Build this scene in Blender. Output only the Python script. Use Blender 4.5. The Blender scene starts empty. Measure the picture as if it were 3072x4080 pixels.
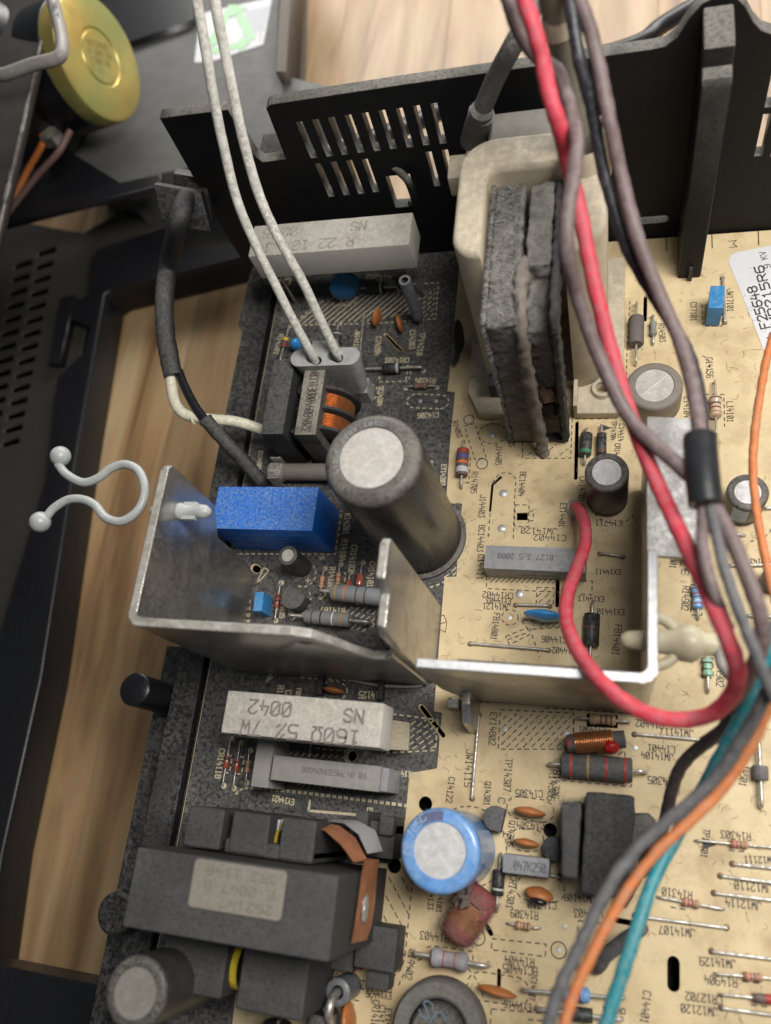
import bpy, bmesh, math, random
from mathutils import Vector, Matrix, noise
random.seed(7)
SC = bpy.context.scene
COL = SC.collection
# ---------------------------------------------------------------- camera (1 unit = 1 cm)
FPX = 3233.46
CX, CY, CAMH = 1536.0, 2040.0, 19.9
CM = Matrix(((0.96229224, 0.11084877, -0.24840732), (0.0156593, -0.93426262, -0.35624169), (-0.27156663, 0.33891872, -0.90076948)))
cam_d = bpy.data.cameras.new('camera'); cam = bpy.data.objects.new('camera', cam_d); COL.objects.link(cam)
_r, _u, _b = CM[0], -CM[1], -CM[2]
cam.matrix_world = Matrix(((_r[0], _u[0], _b[0], 0), (_r[1], _u[1], _b[1], 0), (_r[2], _u[2], _b[2], CAMH), (0, 0, 0, 1)))
cam_d.sensor_fit = 'HORIZONTAL'; cam_d.sensor_width = 100; cam_d.lens = FPX / 3072 * 100
cam_d.clip_start = 0.1; cam_d.clip_end = 2000
cam_d.dof.use_dof = True; cam_d.dof.focus_distance = 20.6; cam_d.dof.aperture_fstop = 0.40
SC.camera = cam
# ---------------------------------------------------------------- light: a dim workshop, one big lamp overhead
w = bpy.data.worlds.new('World'); SC.world = w; w.use_nodes = True
w.node_tree.nodes['Background'].inputs[0].default_value = (0.80, 0.90, 1.0, 1)
w.node_tree.nodes['Background'].inputs[1].default_value = 0.09
def area(name, loc, target, size, power, col):
    d = bpy.data.lights.new(name, 'AREA'); d.shape = 'RECTANGLE'; d.size, d.size_y = size; d.energy = power; d.color = col
    o = bpy.data.objects.new(name, d); COL.objects.link(o); o.location = loc
    o.rotation_euler = (Vector(target) - Vector(loc)).to_track_quat('-Z', 'Y').to_euler()
    return o
area('bench_lamp', (11.5, 8, 32), (0, 7, 0), (11, 20), 17500, (1.0, 0.965, 0.91))
area('table_fill_lamp', (0, 53, 17), (-2, 28, -5), (60, 12), 31000, (1.0, 0.98, 0.94))  # fill lamp added low behind the panel to brighten the back of the table
SC.view_settings.view_transform = 'Standard'; SC.view_settings.look = 'None'
SC.view_settings.exposure = 0.0; SC.view_settings.gamma = 1.0
SC.cycles.use_denoising = True
SC.cycles.max_bounces = 6
# ---------------------------------------------------------------- measuring: where a sight line meets a plane of the place
def ray(px, py): return CM.transposed() @ Vector((px - CX, py - CY, FPX))
def P(px, py, z=0.0):
    r = ray(px, py); t = (z - CAMH) / r.z; return Vector((r.x * t, r.y * t, z))
def PY(px, py, y):
    r = ray(px, py); t = y / r.y; return Vector((r.x * t, y, CAMH + r.z * t))
def PX(px, py, x):
    r = ray(px, py); t = x / r.x; return Vector((x, r.y * t, CAMH + r.z * t))
# ---------------------------------------------------------------- materials
MATS = {}
def _n(nt, t, **kw):
    n = nt.nodes.new(t)
    for k, v in kw.items(): setattr(n, k, v)
    return n
def mat(name, col, rough=0.55, metal=0.0, dust=0.0, dustcol=(0.21, 0.20, 0.18), var=0.18, vs=5.0, bump=0.0, bs=40.0, spec=0.4, ds=16.0, col2=None, c2s=1.3, c2t=0.5, sss=0.0, stretch=None, trans=0.0, coat=0.0, fibre=0.0, side=0.10):
    if name in MATS: return MATS[name]
    m = bpy.data.materials.new(name); m.use_nodes = True; nt = m.node_tree; L = nt.links.new
    bs_ = nt.nodes['Principled BSDF']
    geo = _n(nt, 'ShaderNodeNewGeometry')
    pos = geo.outputs['Position']
    if stretch:
        mp = _n(nt, 'ShaderNodeMapping'); mp.inputs['Scale'].default_value = stretch; L(pos, mp.inputs[0]); pos2 = mp.outputs[0]
    else: pos2 = pos
    def noi(scale, detail=4.0, src=pos2, dist=0.0, rough_=0.6):
        n = _n(nt, 'ShaderNodeTexNoise'); n.inputs['Scale'].default_value = scale; n.inputs['Detail'].default_value = detail
        n.inputs['Roughness'].default_value = rough_; n.inputs['Distortion'].default_value = dist; L(src, n.inputs['Vector']); return n.outputs[0]
    def rmp(src, a, b, lo=0.0, hi=1.0):
        n = _n(nt, 'ShaderNodeMapRange'); n.clamp = True
        for i, v in zip((1, 2, 3, 4), (a, b, lo, hi)): n.inputs[i].default_value = v
        L(src, n.inputs[0]); return n.outputs[0]
    def mix(fac, a, b, mode='MIX'):
        n = _n(nt, 'ShaderNodeMix', data_type='RGBA', blend_type=mode)
        if hasattr(fac, 'is_linked') or not isinstance(fac, (int, float)): L(fac, n.inputs[0])
        else: n.inputs[0].default_value = fac
        for s, v in ((6, a), (7, b)):
            if isinstance(v, (tuple, list)): n.inputs[s].default_value = (*v[:3], 1)
            else: L(v, n.inputs[s])
        return n.outputs[2]
    def mul(a, b):
        n = _n(nt, 'ShaderNodeMath', operation='MULTIPLY')
        for s, v in ((0, a), (1, b)):
            if isinstance(v, (int, float)): n.inputs[s].default_value = v
            else: L(v, n.inputs[s])
        return n.outputs[0]
    c = (*col, 1)
    cur = mix(rmp(noi(vs), 0.3, 0.7), tuple(x * (1 - var) for x in col), tuple(min(1, x * (1 + var)) for x in col))
    if col2: cur = mix(rmp(noi(c2s, 5.0, dist=0.4), c2t - 0.12, c2t + 0.14), cur, col2)
    if fibre > 0:
        a = _n(nt, 'ShaderNodeMath', operation='SUBTRACT'); L(noi(5.5, 2.0, dist=1.6), a.inputs[0]); a.inputs[1].default_value = 0.5
        b = _n(nt, 'ShaderNodeMath', operation='ABSOLUTE'); L(a.outputs[0], b.inputs[0])
        f = mul(rmp(b.outputs[0], 0.0, 0.012, 1.0, 0.0), rmp(noi(1.1, 3.0), 0.45, 0.62))
        cur = mix(mul(f, fibre), cur, (0.10, 0.07, 0.045))
    rgh = rough
    if dust > 0:
        sx = _n(nt, 'ShaderNodeSeparateXYZ'); L(geo.outputs['Normal'], sx.inputs[0])
        up = rmp(sx.outputs[2], 0.1, 0.75, side, 1.0)
        g = rmp(noi(ds * 0.75, 6.0, src=pos, rough_=0.8), 0.56 - 0.26 * dust, 0.66 - 0.14 * dust)
        big = rmp(noi(1.1, 3.0, src=pos), 0.30, 0.65, 0.45, 1.0)
        fac = mul(mul(up, g), mul(big, min(1.0, 0.55 + 0.45 * dust)))
        cur = mix(fac, cur, dustcol)
        rr = _n(nt, 'ShaderNodeMix', data_type='FLOAT'); L(fac, rr.inputs[0]); rr.inputs[2].default_value = rough; rr.inputs[3].default_value = 0.95
        L(rr.outputs[0], bs_.inputs['Roughness'])
        if metal > 0:
            mm = _n(nt, 'ShaderNodeMix', data_type='FLOAT'); L(fac, mm.inputs[0]); mm.inputs[2].default_value = metal; mm.inputs[3].default_value = 0.0
            L(mm.outputs[0], bs_.inputs['Metallic'])
    else:
        L(rmp(noi(vs * 3), 0.3, 0.7, max(0.02, rough - 0.07), min(1, rough + 0.07)), bs_.inputs['Roughness'])
        bs_.inputs['Metallic'].default_value = metal
    L(cur, bs_.inputs['Base Color'])
    bs_.inputs['Specular IOR Level'].default_value = spec
    if sss > 0:
        bs_.inputs['Subsurface Weight'].default_value = sss; bs_.inputs['Subsurface Radius'].default_value = (0.12, 0.11, 0.09)
    if trans > 0: bs_.inputs['Transmission Weight'].default_value = trans
    if coat > 0: bs_.inputs['Coat Weight'].default_value = coat
    if bump > 0:
        bn = _n(nt, 'ShaderNodeBump'); bn.inputs['Strength'].default_value = bump; bn.inputs['Distance'].default_value = 0.02
        L(noi(bs, 6.0, src=pos2), bn.inputs['Height']); L(bn.outputs[0], bs_.inputs['Normal'])
    MATS[name] = m
    return m
DUST = (0.20, 0.19, 0.17)
board_tan = mat('board_tan', (0.575, 0.46, 0.275), 0.5, var=0.07, vs=2.0, col2=(0.37, 0.27, 0.145), c2s=0.7, c2t=0.60, bump=0.12, bs=25, spec=0.3, fibre=0.6)
ink_dark = mat('ink_dark', (0.015, 0.015, 0.019), 0.5, dust=0.60, dustcol=(0.175, 0.167, 0.15), ds=13, bump=0.2, bs=30)
print_black = mat('print_black', (0.035, 0.03, 0.028), 0.6)
print_cream = mat('print_cream', (0.50, 0.43, 0.29), 0.6, dust=0.35, dustcol=(0.2, 0.19, 0.16))
plastic_black = mat('plastic_black', (0.011, 0.011, 0.012), 0.42, dust=0.55, dustcol=(0.12, 0.115, 0.105), ds=18, bump=0.25, bs=45)
frame_black = mat('frame_black', (0.011, 0.011, 0.013), 0.45, dust=0.5, dustcol=(0.115, 0.11, 0.10), ds=12, bump=0.3, bs=30)
panel_black = mat('panel_black', (0.010, 0.010, 0.011), 0.38, dust=0.95, dustcol=(0.20, 0.19, 0.17), ds=18, bump=0.5, bs=60, spec=0.12, side=0.0)
cover_black = mat('cover_black', (0.010, 0.010, 0.012), 0.35, var=0.2)
cover_taupe = mat('cover_taupe', (0.030, 0.026, 0.023), 0.6, var=0.12, bump=0.1, bs=60)
cabinet_grey = mat('cabinet_grey', (0.088, 0.087, 0.083), 0.6, var=0.14, vs=1.2, bump=0.15, bs=50)
cabinet_brown = mat('cabinet_brown', (0.09, 0.07, 0.055), 0.6, var=0.1)
aluminium = mat('aluminium', (0.50, 0.48, 0.455), 0.30, 0.95, dust=0.6, dustcol=(0.30, 0.285, 0.26), side=0.13, var=0.16, vs=1.6, bump=0.35, bs=2.6, col2=(0.33, 0.31, 0.28), c2s=1.6, c2t=0.52, spec=0.5)
aluminium_dull = mat('aluminium_dull', (0.36, 0.345, 0.32), 0.65, 0.25, var=0.25, vs=7, bump=0.4, bs=18, col2=(0.22, 0.20, 0.17), c2s=3.0, c2t=0.52)
aluminium_lit_edge = mat('aluminium_lit_edge', (0.60, 0.61, 0.63), 0.5, 0.45, var=0.14, vs=7, bump=0.3, bs=22, col2=(0.42, 0.39, 0.34), c2s=4.0, c2t=0.68)  # bluish white holds the ceiling's reflection on the second sink's top edge
lead_metal = mat('lead_metal', (0.55, 0.53, 0.49), 0.32, 0.9, dust=0.5, dustcol=(0.26, 0.23, 0.18))
solder = mat('solder', (0.50, 0.50, 0.50), 0.5, 0.6)
relay_blue = mat('relay_blue', (0.006, 0.13, 0.56), 0.42, dust=0.50, dustcol=(0.25, 0.33, 0.44), ds=18, side=0.02)
white_wire = mat('white_wire', (0.60, 0.585, 0.54), 0.6, dust=0.66, dustcol=(0.20, 0.185, 0.155), ds=12, side=0.5, bump=0.5, bs=30)
ivory = mat('ivory', (0.62, 0.59, 0.46), 0.5, dust=0.3, dustcol=(0.35, 0.32, 0.25))
ceramic = mat('ceramic', (0.52, 0.50, 0.46), 0.7, dust=0.80, dustcol=(0.33, 0.30, 0.25), ds=14, var=0.06, bump=0.2, bs=30)
beige = mat('beige', (0.50, 0.425, 0.31), 0.5, dust=0.8, side=0.3, dustcol=(0.31, 0.275, 0.22), ds=6, var=0.1, vs=2, bump=0.15, bs=25)
ferrite = mat('ferrite', (0.055, 0.053, 0.05), 0.65, dust=1.0, side=0.75, dustcol=(0.235, 0.225, 0.205), ds=9, bump=0.7, bs=22)
ferrite_soft = mat('ferrite_soft', (0.030, 0.030, 0.031), 0.6, dust=0.8, side=0.3, dustcol=(0.080, 0.078, 0.075), ds=16, bump=0.4, bs=28)
choke_bar = mat('choke_bar', (0.05, 0.045, 0.04), 0.7, dust=1.0, dustcol=(0.29, 0.265, 0.22), ds=18, bump=0.5, bs=40)
black_lint = mat('black_lint', (0.014, 0.014, 0.015), 0.7, dust=0.7, dustcol=(0.075, 0.073, 0.07), ds=15, bump=0.8, bs=26)
copper = mat('copper', (0.58, 0.27, 0.12), 0.32, 0.85, var=0.15, vs=8)
copper_tape = mat('copper_tape', (0.40, 0.17, 0.085), 0.5, 0.3, dust=0.3, dustcol=(0.17, 0.12, 0.09), var=0.25, vs=2.2)
cap_sleeve_dark = mat('cap_sleeve_dark', (0.030, 0.028, 0.028), 0.32, dust=0.72, dustcol=(0.17, 0.158, 0.14), ds=16)
cap_sleeve_tall = mat('cap_sleeve_tall', (0.030, 0.026, 0.023), 0.22, dust=0.9, dustcol=(0.17, 0.158, 0.14), ds=14, side=0.16)
cap_stripe = mat('cap_stripe', (0.12, 0.105, 0.085), 0.3, dust=0.6)
cap_top = mat('cap_top', (0.46, 0.44, 0.42), 0.6, 0.15, dust=0.75, dustcol=(0.33, 0.30, 0.265), ds=9, bump=0.2, bs=20)
cap_top_bright = mat('cap_top_bright', (0.52, 0.52, 0.53), 0.5, 0.2, dust=0.4, dustcol=(0.40, 0.38, 0.35), ds=12)
cap_blue = mat('cap_blue', (0.11, 0.27, 0.58), 0.25, dust=0.45, dustcol=(0.25, 0.36, 0.52), ds=10, coat=0.3)
cap_blue_light = mat('cap_blue_light', (0.30, 0.40, 0.56), 0.3)
box_blue = mat('box_blue', (0.03, 0.20, 0.46), 0.35, dust=0.35, dustcol=(0.2, 0.28, 0.36))
disc_blue = mat('disc_blue', (0.03, 0.26, 0.62), 0.25, dust=0.15, coat=0.3)
disc_dark_blue = mat('disc_dark_blue', (0.01, 0.13, 0.33), 0.3, dust=0.1)
disc_orange = mat('disc_orange', (0.42, 0.14, 0.035), 0.35, dust=0.35, dustcol=(0.27, 0.17, 0.10))
grey_plastic = mat('grey_plastic', (0.30, 0.305, 0.30), 0.5, dust=0.4, dustcol=(0.34, 0.325, 0.29))
grey_box = mat('grey_box', (0.24, 0.25, 0.27), 0.45, dust=0.55, dustcol=(0.21, 0.205, 0.195))
grey_box_pale = mat('grey_box_pale', (0.24, 0.235, 0.23), 0.5, dust=0.75, dustcol=(0.235, 0.22, 0.20))
nylon = mat('nylon', (0.36, 0.375, 0.37), 0.32, sss=0.7, var=0.04, dust=0.1, dustcol=(0.5, 0.48, 0.42))
nylon_old = mat('nylon_old', (0.50, 0.46, 0.33), 0.35, sss=0.4, var=0.08, dust=0.2, dustcol=(0.5, 0.45, 0.33))
sticker = mat('sticker', (0.56, 0.56, 0.58), 0.6, var=0.03)
sticker_dusty = mat('sticker_dusty', (0.21, 0.192, 0.162), 0.8, var=0.15, vs=12)
wood = None
res_tan = mat('res_tan', (0.48, 0.30, 0.19), 0.4, dust=0.3, dustcol=(0.3, 0.25, 0.19))
res_grey = mat('res_grey', (0.19, 0.195, 0.215), 0.6, dust=0.6, dustcol=(0.20, 0.195, 0.185), bump=0.3)
res_dark = mat('res_dark', (0.055, 0.055, 0.058), 0.6, dust=0.7, dustcol=(0.13, 0.125, 0.12), bump=0.4)
res_blue = mat('res_blue', (0.16, 0.35, 0.66), 0.35, dust=0.15)
res_brown = mat('res_brown', (0.11, 0.06, 0.05), 0.45, dust=0.5, dustcol=(0.2, 0.18, 0.17))
res_green = mat('res_green', (0.26, 0.45, 0.33), 0.4, dust=0.15)
diode_black = mat('diode_black', (0.016, 0.017, 0.018), 0.4, dust=0.45, dustcol=(0.13, 0.13, 0.12))
diode_glass = mat('diode_glass', (0.36, 0.07, 0.035), 0.12, dust=0.25, spec=0.6, coat=0.5)
def flat(name, c, r=0.5): return mat(name, c, r, var=0.12, vs=9)
BANDS = dict(red=flat('band_red', (0.36, 0.04, 0.03)), brown=flat('band_brown', (0.13, 0.055, 0.03)), black=flat('band_black', (0.02, 0.02, 0.02)), orange=flat('band_orange', (0.62, 0.16, 0.03)),
             gold=flat('band_gold', (0.34, 0.21, 0.07)), white=flat('band_white', (0.6, 0.6, 0.58)), violet=flat('band_violet', (0.10, 0.07, 0.22)), silver=flat('band_silver', (0.45, 0.45, 0.46)), yellow=flat('band_yellow', (0.6, 0.42, 0.03)), green=flat('band_green', (0.05, 0.18, 0.1)))
# ---------------------------------------------------------------- scene helpers
MW = {}
def thing(name, label, cat, loc=(0, 0, 0), rz=0.0, group=None, kind=None, mw=None):
    o = bpy.data.objects.new(name, None); COL.objects.link(o); o.empty_display_size = 0.2
    m = mw if mw is not None else Matrix.Translation(Vector(loc)) @ Matrix.Rotation(rz, 4, 'Z')
    o.matrix_world = m; MW[o.name] = m.copy()
    o['label'] = label; o['category'] = cat
    if group: o['group'] = group
    if kind: o['kind'] = kind
    return o
def part(name, me, m, parent=None, world=False, smooth=None, kind=None):
    if isinstance(me, bmesh.types.BMesh):
        b = me; me = bpy.data.meshes.new(name); bmesh.ops.recalc_face_normals(b, faces=b.faces[:]); b.to_mesh(me); b.free()
    if not me.materials: me.materials.append(m)
    o = bpy.data.objects.new(name, me); COL.objects.link(o)
    if parent is not None:
        o.parent = parent
        MW[o.name] = MW[parent.name]
        if world: me.transform(MW[parent.name].inverted())
    else: MW[o.name] = Matrix.Identity(4)
    if smooth is not None: smooth_by(me, smooth)
    if kind or name.endswith(('_print', 'stamp', 'label_text')): o['kind'] = kind or 'stuff'
    return o
def smooth_by(me, ang):
    for p in me.polygons: p.use_smooth = True
    me.set_sharp_from_angle(angle=math.radians(ang))
def tag(o, label, cat, group=None, kind=None):
    o['label'] = label; o['category'] = cat
    if group: o['group'] = group
    if kind: o['kind'] = kind
    return o
def structure(o): o['kind'] = 'structure'; return o
def bm_box(x0, x1, y0, y1, z0, z1, bev=0.0, seg=2, bm=None):
    b = bmesh.new()
    bmesh.ops.create_cube(b, size=1.0)
    for v in b.verts: v.co = Vector(((x0 + x1) / 2 + v.co.x * (x1 - x0), (y0 + y1) / 2 + v.co.y * (y1 - y0), (z0 + z1) / 2 + v.co.z * (z1 - z0)))
    if bev > 0: bmesh.ops.bevel(b, geom=b.edges[:], offset=bev, segments=seg, profile=0.7, affect='EDGES')
    return merge(bm, b)
def merge(bm, b):
    if bm is None: return b
    t = bpy.data.meshes.new('t'); b.to_mesh(t); b.free(); bm.from_mesh(t); bpy.data.meshes.remove(t); return bm
def plate(pts, holes=(), t=0.1, bev=0.0):
    """2-D outline with holes, extruded over z -t/2..t/2"""
    c = bpy.data.curves.new('c', 'CURVE'); c.dimensions = '2D'; c.fill_mode = 'BOTH'
    c.extrude = t / 2 - bev; c.bevel_depth = bev; c.bevel_resolution = 2 if bev > 0 else 0; c.offset = -bev
    for loop in (pts, *holes):
        s = c.splines.new('POLY'); s.points.add(len(loop) - 1); s.use_cyclic_u = True
        for q, p in zip(s.points, loop): q.co = (p[0], p[1], 0, 1)
    o = bpy.data.objects.new('c', c); me = bpy.data.meshes.new_from_object(o)
    bpy.data.objects.remove(o); bpy.data.curves.remove(c)
    b = bmesh.new(); b.from_mesh(me); bpy.data.meshes.remove(me)
    bmesh.ops.remove_doubles(b, verts=b.verts[:], dist=1e-5)
    return b
def bm_x(b, m): bmesh.ops.transform(b, matrix=m, verts=b.verts[:]); return b
def plate_xy(pts, z0, z1, holes=(), bev=0.0): return bm_x(plate(pts, holes, z1 - z0, bev), Matrix.Translation((0, 0, (z0 + z1) / 2)))
def plate_xz(pts, y0, y1, holes=(), bev=0.0): return bm_x(plate(pts, holes, y1 - y0, bev), Matrix(((1, 0, 0, 0), (0, 0, -1, (y0 + y1) / 2), (0, 1, 0, 0), (0, 0, 0, 1))))
def plate_yz(pts, x0, x1, holes=(), bev=0.0): return bm_x(plate(pts, holes, x1 - x0, bev), Matrix(((0, 0, 1, (x0 + x1) / 2), (1, 0, 0, 0), (0, 1, 0, 0), (0, 0, 0, 1))))
def arc(cx, cy, r, a0, a1, n=8, ry=None):
    ry = r if ry is None else ry
    return [(cx + r * math.cos(math.radians(a0 + (a1 - a0) * i / n)), cy + ry * math.sin(math.radians(a0 + (a1 - a0) * i / n))) for i in range(n + 1)]
def rrect(x0, x1, y0, y1, r, n=5):
    return arc(x1 - r, y1 - r, r, 0, 90, n) + arc(x0 + r, y1 - r, r, 90, 180, n) + arc(x0 + r, y0 + r, r, 180, 270, n) + arc(x1 - r, y0 + r, r, 270, 360, n)
def slot_loop(a, b, hw, n=5):
    a, b = Vector(a[:2]), Vector(b[:2]); d = (b - a).normalized(); ang = math.degrees(math.atan2(d.y, d.x))
    return arc(b.x, b.y, hw, ang - 90, ang + 90, n) + arc(a.x, a.y, hw, ang + 90, ang + 270, n)
def lathe(prof, seg=32, at=(0, 0, 0)):
    b = bmesh.new(); rings = []
    for r, z in prof:
        if r < 1e-6: rings.append([b.verts.new((at[0], at[1], at[2] + z))])
        else: rings.append([b.verts.new((at[0] + r * math.cos(2 * math.pi * i / seg), at[1] + r * math.sin(2 * math.pi * i / seg), at[2] + z)) for i in range(seg)])
    for A, B in zip(rings, rings[1:]):
        for i in range(seg):
            j = (i + 1) % seg
            f = [A[i % len(A)], A[j % len(A)], B[j % len(B)], B[i % len(B)]]
            u = []
            for v in f:
                if v not in u: u.append(v)
            if len(u) > 2: b.faces.new(u)
    return b
def spline(pts, per=8):
    pts = [Vector(p) for p in pts]
    if len(pts) < 3: return pts
    out = []
    ext = [pts[0] * 2 - pts[1]] + pts + [pts[-1] * 2 - pts[-2]]
    for i in range(1, len(ext) - 2):
        p0, p1, p2, p3 = ext[i - 1:i + 3]
        for k in range(per):
            t = k / per
            out.append(0.5 * ((2 * p1) + (p2 - p0) * t + (2 * p0 - 5 * p1 + 4 * p2 - p3) * t * t + (3 * p1 - p0 - 3 * p2 + p3) * t ** 3))
    out.append(pts[-1]); return out
def tube(pts, r, seg=8, per=8, smooth_path=True, caps=True, wob=0.0, bm=None):
    path = spline(pts, per) if smooth_path else [Vector(p) for p in pts]
    b = bmesh.new() if bm is None else bm; n = len(path); prev = None; rings = []
    for i, p in enumerate(path):
        d = (path[min(i + 1, n - 1)] - path[max(i - 1, 0)]).normalized()
        if prev is None:
            u = d.cross(Vector((0, 0, 1)) if abs(d.z) < 0.9 else Vector((1, 0, 0))).normalized()
        else: u = (prev - d * prev.dot(d)).normalized()
        prev = u; v = d.cross(u)
        rr = r[0] + (r[1] - r[0]) * i / (n - 1) if isinstance(r, tuple) else r
        ring = []
        for k in range(seg):
            a = 2 * math.pi * k / seg
            q = p + (u * math.cos(a) + v * math.sin(a)) * rr
            if wob: q += (u * math.cos(a) + v * math.sin(a)) * wob * noise.noise(q * 6)
            ring.append(b.verts.new(q))
        rings.append(ring)
    for A, B in zip(rings, rings[1:]):
        for k in range(seg): b.faces.new((A[k], A[(k + 1) % seg], B[(k + 1) % seg], B[k]))
    if caps:
        b.faces.new(rings[0][::-1]); b.faces.new(rings[-1])
    return b
def sphere(c, r, bm=None, sc=(1, 1, 1), seg=16, lump=0.0):
    b = bmesh.new(); bmesh.ops.create_uvsphere(b, u_segments=seg, v_segments=seg * 2 // 3, radius=1)
    for v in b.verts:
        k = 1 + lump * noise.noise(v.co * 2.2 + Vector(c))
        v.co = Vector(c) + Vector((v.co.x * r * sc[0] * k, v.co.y * r * sc[1] * k, v.co.z * r * sc[2] * k))
    return merge(bm, b)
# ================================================================ lettering (stroke letters as thin raised print)
G = {'0': [[(0, 1), (1, 0), (3, 0), (4, 1), (4, 5), (3, 6), (1, 6), (0, 5), (0, 1)], [(0.6, 1), (3.4, 5)]], '1': [[(1, 5), (2, 6), (2, 0)], [(1, 0), (3, 0)]],
     '2': [[(0, 5), (1, 6), (3, 6), (4, 5), (4, 4), (0, 0), (4, 0)]], '3': [[(0, 6), (4, 6), (2, 3.6), (4, 2), (4, 1), (3, 0), (1, 0), (0, 1)]],
     '4': [[(1, 6), (0, 2.4), (4, 2.4)], [(3, 4), (3, 0)]], '5': [[(4, 6), (0, 6), (0, 3.4), (3, 3.4), (4, 2.4), (4, 1), (3, 0), (0, 0)]],
     '6': [[(4, 6), (1, 6), (0, 5), (0, 1), (1, 0), (3, 0), (4, 1), (4, 2.4), (3, 3.3), (0, 3.3)]], '7': [[(0, 6), (4, 6), (1.6, 0)]],
     '8': [[(1, 3.2), (0, 4), (0, 5), (1, 6), (3, 6), (4, 5), (4, 4), (3, 3.2), (1, 3.2), (0, 2.2), (0, 1), (1, 0), (3, 0), (4, 1), (4, 2.2), (3, 3.2)]],
     '9': [[(0, 0), (3, 0), (4, 1), (4, 5), (3, 6), (1, 6), (0, 5), (0, 3.6), (1, 2.7), (4, 2.7)]],
     'A': [[(0, 0), (0, 4), (2, 6), (4, 4), (4, 0)], [(0, 2.4), (4, 2.4)]], 'B': [[(0, 0), (0, 6), (3, 6), (4, 5), (4, 4), (3, 3.2), (0, 3.2)], [(3, 3.2), (4, 2.4), (4, 1), (3, 0), (0, 0)]],
     'C': [[(4, 5), (3, 6), (1, 6), (0, 5), (0, 1), (1, 0), (3, 0), (4, 1)]], 'D': [[(0, 0), (0, 6), (2.6, 6), (4, 4.6), (4, 1.4), (2.6, 0), (0, 0)]],
     'E': [[(4, 6), (0, 6), (0, 0), (4, 0)], [(0, 3.1), (3, 3.1)]], 'F': [[(4, 6), (0, 6), (0, 0)], [(0, 3.1), (3, 3.1)]], 'G': [[(4, 5), (3, 6), (1, 6), (0, 5), (0, 1), (1, 0), (4, 0), (4, 3), (2.4, 3)]],
     'H': [[(0, 0), (0, 6)], [(4, 0), (4, 6)], [(0, 3), (4, 3)]], 'I': [[(2, 0), (2, 6)]], 'J': [[(0, 1.4), (0, 1), (1, 0), (3, 0), (4, 1), (4, 6)]], 'K': [[(0, 0), (0, 6)], [(4, 6), (0, 2.6)], [(1.4, 3.6), (4, 0)]],
     'L': [[(0, 6), (0, 0), (4, 0)]], 'M': [[(0, 0), (0, 6), (2, 3), (4, 6), (4, 0)]], 'N': [[(0, 0), (0, 6), (4, 0), (4, 6)]], 'O': [[(1, 0), (3, 0), (4, 1), (4, 5), (3, 6), (1, 6), (0, 5), (0, 1), (1, 0)]],
     'P': [[(0, 0), (0, 6), (3, 6), (4, 5), (4, 3.8), (3, 3), (0, 3)]], 'Q': [[(1, 0), (3, 0), (4, 1), (4, 5), (3, 6), (1, 6), (0, 5), (0, 1), (1, 0)], [(2.4, 1.8), (4, 0)]],
     'R': [[(0, 0), (0, 6), (3, 6), (4, 5), (4, 3.8), (3, 3), (0, 3)], [(2, 3), (4, 0)]], 'S': [[(4, 5), (3, 6), (1, 6), (0, 5), (0, 4), (4, 2), (4, 1), (3, 0), (1, 0), (0, 1)]], 'T': [[(0, 6), (4, 6)], [(2, 6), (2, 0)]],
     'U': [[(0, 6), (0, 1), (1, 0), (3, 0), (4, 1), (4, 6)]], 'V': [[(0, 6), (2, 0), (4, 6)]], 'W': [[(0, 6), (0.6, 0), (2, 3.4), (3.4, 0), (4, 6)]], 'X': [[(0, 0), (4, 6)], [(0, 6), (4, 0)]], 'Y': [[(0, 6), (2, 3), (4, 6)], [(2, 3), (2, 0)]],
     '+': [[(0, 3), (4, 3)], [(2, 1), (2, 5)]], '.': [[(1.8, 0), (2.3, 0)]], '-': [[(0.5, 3), (3.5, 3)]], '%': [[(0, 0), (4, 6)], [(0.3, 4.6), (1.2, 5.5)], [(2.8, 0.5), (3.7, 1.4)]], '/': [[(0, 0), (4, 6)]], ' ': [],
     '~': [[(0, 0), (1.3, 0), (1.3, 1), (0, 2.6), (0, 5), (1, 6), (3, 6), (4, 5), (4, 2.6), (2.7, 1), (2.7, 0), (4, 0)]]}
def ribbon(bm, a, b, w, M=None, lift=0.0, cap=0.5):
    d = (b - a)
    if d.length < 1e-6: return
    d.normalize(); a = a - d * w * cap; b = b + d * w * cap; n = Vector((-d.y, d.x)) * w / 2
    vs = []
    for q in (a - n, b - n, b + n, a + n):
        v = Vector((q.x, q.y, lift)); vs.append(bm.verts.new(M @ v if M else v))
    bm.faces.new(vs)
def text_bm(s, size, pitch, w, bm=None, M=None, x0=0.0, y0=0.0):
    """size = glyph height; pitch = advance; baseline along +X"""
    bm = bm or bmesh.new(); k = size / 6; kx = pitch * 0.72 / 4; c = 0
    for i, ch in enumerate(s):
        for pl in G.get(ch, []):
            for a, b in zip(pl, pl[1:]):
                c += 1
                ribbon(bm, Vector((x0 + i * pitch + a[0] * kx, y0 + a[1] * k)), Vector((x0 + i * pitch + b[0] * kx, y0 + b[1] * k)), w, M, (c % 6) * 0.0005)
    return bm
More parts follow.
